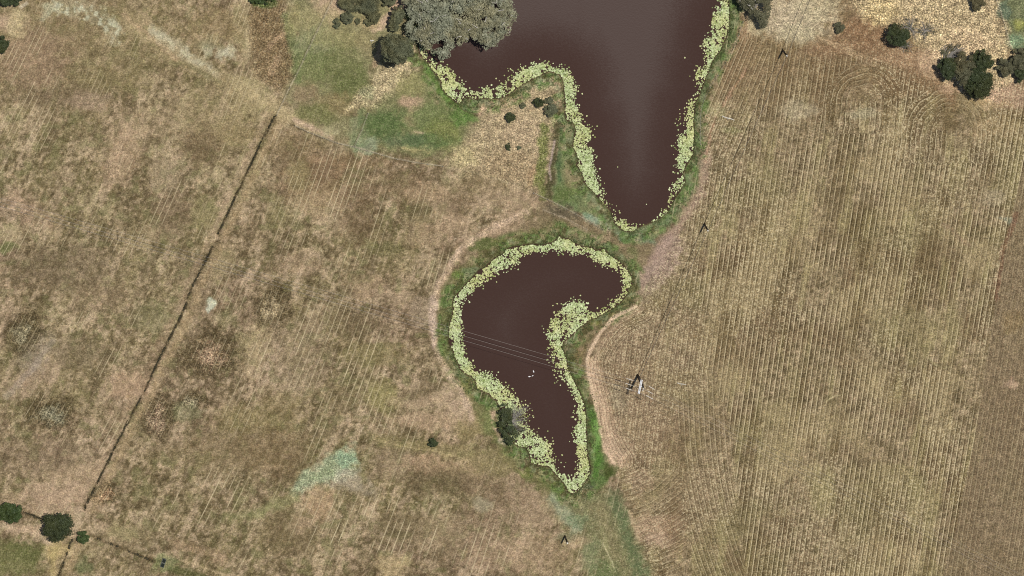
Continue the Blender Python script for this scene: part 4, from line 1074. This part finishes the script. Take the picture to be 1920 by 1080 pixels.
for i in single:
    o = bpy.data.objects.new('lily_pad', pad_me[int(r_.integers(14))]); COL.objects.link(o)
    o.location = tuple(W3[i]); o.scale = (size[i], size[i], size[i]); o.rotation_euler = (r_.normal() * .10, r_.normal() * .10, r_.random() * 6.28)
    z = pad_zone(i); tag(o, 'pale lily pad ' + z, 'lily pad', 'lily pads ' + z)
V_, F_, T_ = [], [], []; b = 0
rot = r_.random(len(allp)) * 6.28; tl = r_.normal(size=(len(allp), 2)) * .18
for i in rest:
    sv, sf = shapes[i % 14]; c_, s_ = math.cos(rot[i]), math.sin(rot[i])
    p = sv @ np.array([[c_, s_, 0], [-s_, c_, 0], [0, 0, 1]]); p[:, 2] += p[:, 0] * tl[i, 0] + p[:, 1] * tl[i, 1]; p[:, 2] -= min(0, p[:, 2].min() - .0)
    V_.append(p * size[i] * .92 + W3[i]); F_.append(np.array(sf) + b); T_.append(np.full(len(sf), r_.random())); b += len(sv)
o = mesh_np('lily_pads', np.concatenate(V_), np.concatenate(F_), M['pad'], attrs=[('tint', 'FLOAT', 'FACE', np.concatenate(T_))])
tag(o, 'thousands of small pale green lily pads matted along the pond edges', 'lily pads', kind='stuff')


# ------------------------------------------------------------------ wire fences
def fence(name, pts, label, gap=4.0, h=1.15, rp=.075):
    p = np.asarray(pts, float); W = at(p[:, 0], p[:, 1]); L = np.hypot(*np.diff(W[:, :2], axis=0).T); cs = np.concatenate([[0], np.cumsum(L)])
    s = np.linspace(0, cs[-1], max(2, int(cs[-1] / gap) + 1))
    X = np.interp(s, cs, W[:, 0]); Y = np.interp(s, cs, W[:, 1]); Z = ground_z(X, Y)
    o = np.array([X[0], Y[0], Z[0]]); t = thing(name, label, 'fence', o)
    Q = np.stack([X, Y, Z], -1) - o
    for k, q in enumerate(Q):
        r0 = rp * (1.5 if k in (0, len(Q) - 1) else 1)
        v, f = tubes([(q - [0, 0, .3], q + [0, 0, h], r0, r0 * .9)], 6); mesh_py('fence_post', v, f, M['post'], t)
    for k in range(4):
        z = np.array([0, 0, h * (.25 + .23 * k)]); v, f = tubes([(Q[i] + z, Q[i + 1] + z, .006, .006) for i in range(len(Q) - 1)], 4); mesh_py('fence_wire', v, f, M['post'], t)
    return t


fence('wire_fence', FENCE_W, 'straight wire fence running down from the top edge to the start of the dark ditch')
fence('wire_fence', FENCE_M, 'short wire fence from the straw patch down to the long cross fence')
fence('wire_fence', FENCE_T, 'long wire fence along the lower edge of the green pasture')
fence('wire_fence', FENCE_T2, 'wire fence along the dam between the two ponds')
fence('wire_fence', FENCE_E, 'wire fence between the east bank of the big pond and the stubble field')
fence('wire_fence', FENCE_NE, 'wire fence between the straw paddock and the green creek strip')


# ------------------------------------------------------------------ power lines
def at1(u, v, h): return at(np.array(float(u)), np.array(float(v)), h)


def wire_obj(name, P, Q, sag, rad, mat, label, cat, group=None, n=14):
    P = np.asarray(P); Q = np.asarray(Q); t = np.linspace(0, 1, n + 1)[:, None]
    c_ = P + (Q - P) * t; c_[:, 2] -= (sag * 4 * t * (1 - t))[:, 0]
    v, f = tubes([(c_[i] - P, c_[i + 1] - P, rad, rad) for i in range(n)], 5)
    o = mesh_py(name, v, f, mat); o.location = tuple(P); return tag(o, label, cat, group)


def power_pole(u, v, label, H=10.2, armdir=(1, .45)):
    b3 = at1(u, v, 0); b3[2] = float(ground_z(b3[0], b3[1])); t = thing('power_pole', label, 'power pole', b3, 'timber poles of the low power line')
    v_, f_ = tubes([((0, 0, -.5), (0, 0, H * .5), .27, .25), ((0, 0, H * .5), (0, 0, H), .25, .21)], 10); mesh_py('pole', v_, f_, M['wood'], t, True)
    d = np.array([*armdir, 0]) / np.hypot(*armdir); n_ = np.array([-d[1], d[0], 0])
    v_, f_ = boxes([((0, 0, H - .35), (.45, .06, .07), (d, n_, (0, 0, 1)))]); mesh_py('crossarm', v_, f_, M['wood'], t)
    for s_ in (0,):
        q = np.array([0, 0, H]) + d * s_
        v_, f_ = tubes([(q, q + [0, 0, .12], .05, .05), (q + [0, 0, .12], q + [0, 0, .20], .24, .24), (q + [0, 0, .20], q + [0, 0, .28], .12, .12), (q + [0, 0, .28], q + [0, 0, .36], .22, .20)], 8)
        mesh_py('insulator', v_, f_, M['porc'], t)
    return b3 + np.array([0, 0, H + .36])


p1 = power_pole(1467.5, 94, 'timber power pole with white insulator where the stubble field meets the pale ground')
p2 = power_pole(1320.5, 420, 'timber power pole with white insulator beside the pinkish track')
p3 = power_pole(1059, 1005, 'timber power pole with white insulator in the field below the small pond', 9.0)
# strain tower
H = 16.5
b3 = at1(1195.5, 703.5, 0); b3[2] = float(ground_z(b3[0], b3[1]))
tw = thing('strain_tower', 'dark pole with white steel crossarm carrying the three wire line, in the stubble field', 'power tower', b3)
v_, f_ = tubes([((0, 0, -.6), (0, 0, H * .5), .38, .34), ((0, 0, H * .5), (0, 0, H + .3), .34, .28)], 12); mesh_py('pole', v_, f_, M['wood'], tw, True)
qa = at1(1203.2, 712, H) - b3; qb = at1(1197.5, 738, H) - b3
ad = (qb - qa); AL = np.linalg.norm(ad); ad /= AL; an = np.array([-ad[1], ad[0], 0]); mid_ = (qa + qb) / 2
lst = []
for s_ in (-1, 1): lst.append((mid_ + an * .17 * s_, (AL / 2, .11, .11), (ad, an, (0, 0, 1))))
v_, f_ = boxes(lst); mesh_py('crossarm', v_, f_, M['steel'], tw)
lst = []
for k in range(3):
    c_ = qa + ad * AL * (k + .5) / 3; lst.append((c_ + [0, 0, .02], (.22, .05, .05), (an * .86 + ad * (.5 if k % 2 else -.5), ad, (0, 0, 1))))
v_, f_ = boxes(lst); mesh_py('lacing', v_, f_, M['steel'], tw)
v_, f_ = tubes([((0, 0, H * .72), qa * .7 + mid_ * .3, .07, .07), ((0, 0, H * .72), qb * .7 + mid_ * .3, .07, .07), ((0, 0, H * .72), mid_ + an * 1.0, .06, .06), (mid_ + an * 1.0, mid_ + an * .3, .06, .06),
                ((0, 0, H - .2), mid_, .15, .12), (mid_ - ad * .2 + an * 1.1, mid_ + ad * 1.1 + an * .9, .05, .05)], 6)
mesh_py('brace', v_, f_, M['steel'], tw)
arm = [qa + ad * AL * f for f in (.22, .56, .93)]
left_px = [((1186, 713), (1175, 709.6)), ((1184, 722.4), (1173, 718.6)), ((1184.4, 731.4), (1173, 727.6))]
right_px = [((1217, 724.4), (1227, 730)), ((1214.6, 733), (1223.6, 738)), ((1211.5, 741.5), (1224.5, 748.2))]
ends_l, ends_r = [], []
for side, lp in ((0, left_px), (1, right_px)):
    for k, ((ua, va), (ub, vb)) in enumerate(lp):
        A_ = at1(ua, va, H - .1) - b3; B_ = at1(ub, vb, H - .25) - b3
        v_, f_ = tubes([(arm[k], A_, .035, .035)], 5); mesh_py('link', v_, f_, M['wire'], tw)
        nseg = 8; segs = []
        for j in range(nseg):
            p = A_ + (B_ - A_) * j / nseg; q = A_ + (B_ - A_) * (j + .62) / nseg; e = A_ + (B_ - A_) * (j + 1) / nseg
            segs += [(p, q, .115, .095), (q, e, .05, .05)]
        v_, f_ = tubes(segs, 8); mesh_py('insulator', v_, f_, M['porc'], tw)
        (ends_r if side else ends_l).append(B_ + b3)
far_l = [(-30, 363), (-30, 371), (-30, 378)]
far_r = [(1990, 1116), (1990, 1124), (1990, 1133)]
nmz = ('upper', 'middle', 'lower')
for k in range(3):
    wire_obj('power_line', ends_l[k], at1(*far_l[k], 16.0), 1.2, .026, M['wire'], '%s of the three pale wires crossing the small pond west of the tower' % nmz[k], 'power line', 'wires west of the tower')
    wire_obj('power_line', ends_r[k], at1(*far_r[k], 16.0), 1.2, .02, M['wire'], '%s of the three pale wires crossing the stubble field east of the tower' % nmz[k], 'power line', 'wires east of the tower')
low = b3 + np.array([.25, .35, 4.0])
p0 = at1(1545, -66, 10.5)
wire_obj('power_line', p1, p0, .25, .065, M['dwire'], 'dark single wire from the pole by the pale ground to the top edge', 'power line', 'spans of the low power line')
wire_obj('power_line', p1, p2, .5, .065, M['dwire'], 'dark single wire between the two poles along the west of the stubble field', 'power line', 'spans of the low power line')
wire_obj('power_line', p2, low, .5, .065, M['dwire'], 'dark single wire from the pole by the pinkish track to the tower', 'power line', 'spans of the low power line')
wire_obj('power_line', low, p3, .8, .016, M['dwire'], 'dark single wire from the tower to the pole below the small pond', 'power line', 'spans of the low power line')


# ------------------------------------------------------------------ small things
def log_thing(ua, va, ub, vb, rad, label):
    A_ = at1(ua, va, .25); B_ = at1(ub, vb, .25); o = A_.copy(); o[2] = float(ground_z(A_[0], A_[1]))
    m_ = (A_ + B_) / 2 - o; m_[2] = rad + .08; n_ = np.cross(B_ - A_, [0, 0, 1]); n_ /= np.linalg.norm(n_); e = B_ - o; e[2] = rad; q1 = m_ * .5 + n_ * .1; q1[2] = rad + .05
    s = np.array([0, 0, rad])
    v, f = tubes([(s, q1, rad * 1.1, rad), (q1, m_, rad, rad * .95), (m_, m_ * .5 + e * .5 - n_ * .08, rad * .95, rad * .8), (m_ * .5 + e * .5 - n_ * .08, e, rad * .8, rad * .6),
                  (m_, m_ + n_ * .5 + [0, 0, .35], rad * .5, rad * .2)], 8)
    ob = mesh_py('fallen_log', v, f, M['log'], None, True); ob.location = tuple(o); return tag(ob, label, 'log')


log_thing(1354, 217.5, 1377, 225.5, .17, 'long bleached log lying near the fence east of the big pond')
log_thing(1270, 718, 1287, 722, .13, 'short bleached log lying in stubble east of the steel armed tower')
log_thing(694, 75.5, 701, 76.5, .2, 'stubby white log beside the shadow of the round dark tree')
b3 = at1(306, 1055, 0); b3[2] = float(ground_z(b3[0], b3[1]))
tr = thing('water_trough', 'dark water trough with pale rim in green grass, bottom left', 'trough', b3)
dA = at1(309, 1047, 0) - at1(304, 1062, 0); dA /= np.linalg.norm(dA); dN = np.array([-dA[1], dA[0], 0]); Zz = (0, 0, 1)
v_, f_ = boxes([(dN * .5 + [0, 0, .3], (1.15, .07, .3), (dA, dN, Zz)), (-dN * .5 + [0, 0, .3], (1.15, .07, .3), (dA, dN, Zz)), (dA * 1.22 + [0, 0, .3], (.07, .57, .3), (dA, dN, Zz)),
                (-dA * 1.22 + [0, 0, .3], (.07, .57, .3), (dA, dN, Zz)), ((0, 0, .05), (1.15, .43, .05), (dA, dN, Zz)), ((0, 0, .47), (.10, .43, .10), (dA, dN, Zz))])
mesh_py('basin', v_, f_, M['conc'], tr)
v_, f_ = boxes([(dA * .63 + [0, 0, .25], (.5, .42, .14), (dA, dN, Zz)), (-dA * .63 + [0, 0, .25], (.5, .42, .14), (dA, dN, Zz))]); mesh_py('trough_water', v_, f_, M['trough'], tr)


def bird(u, v, rz, sc, label):
    b3 = at1(u, v, WATER)
    prof = [(-.42, .02, .03), (-.30, .10, .10), (-.10, .19, .15), (.10, .19, .15), (.26, .12, .12), (.33, .06, .19), (.36, .055, .30), (.40, .075, .38), (.47, .055, .37), (.58, .012, .34)]
    V_, F_ = [], []; k = 8
    for (x, r, z) in prof:
        for i in range(k): t_ = 2 * math.pi * i / k; V_.append((x * sc, r * math.cos(t_) * sc, (z + r * .8 * math.sin(t_)) * sc))
    for j in range(len(prof) - 1):
        for i in range(k): F_.append((j * k + i, j * k + (i + 1) % k, (j + 1) * k + (i + 1) % k, (j + 1) * k + i))
    F_.append(tuple(range(k))[::-1]); F_.append(tuple((len(prof) - 1) * k + i for i in range(k)))
    o = mesh_py('white_bird', V_, F_, M['bird'], None, True); o.location = (b3[0], b3[1], WATER - .02); o.rotation_euler = (0, 0, rz)
    return tag(o, label, 'bird', 'white birds on the small pond')


bird(1000.4, 696.5, 1.9, .95, 'white bird floating on brown water, nearest of the three to the overhead wires')
bird(992.5, 706, .1, .95, 'white bird floating on brown water, left one of the three')
bird(998.6, 704.5, .6, .65, 'smallest white bird on brown water, between the other two')
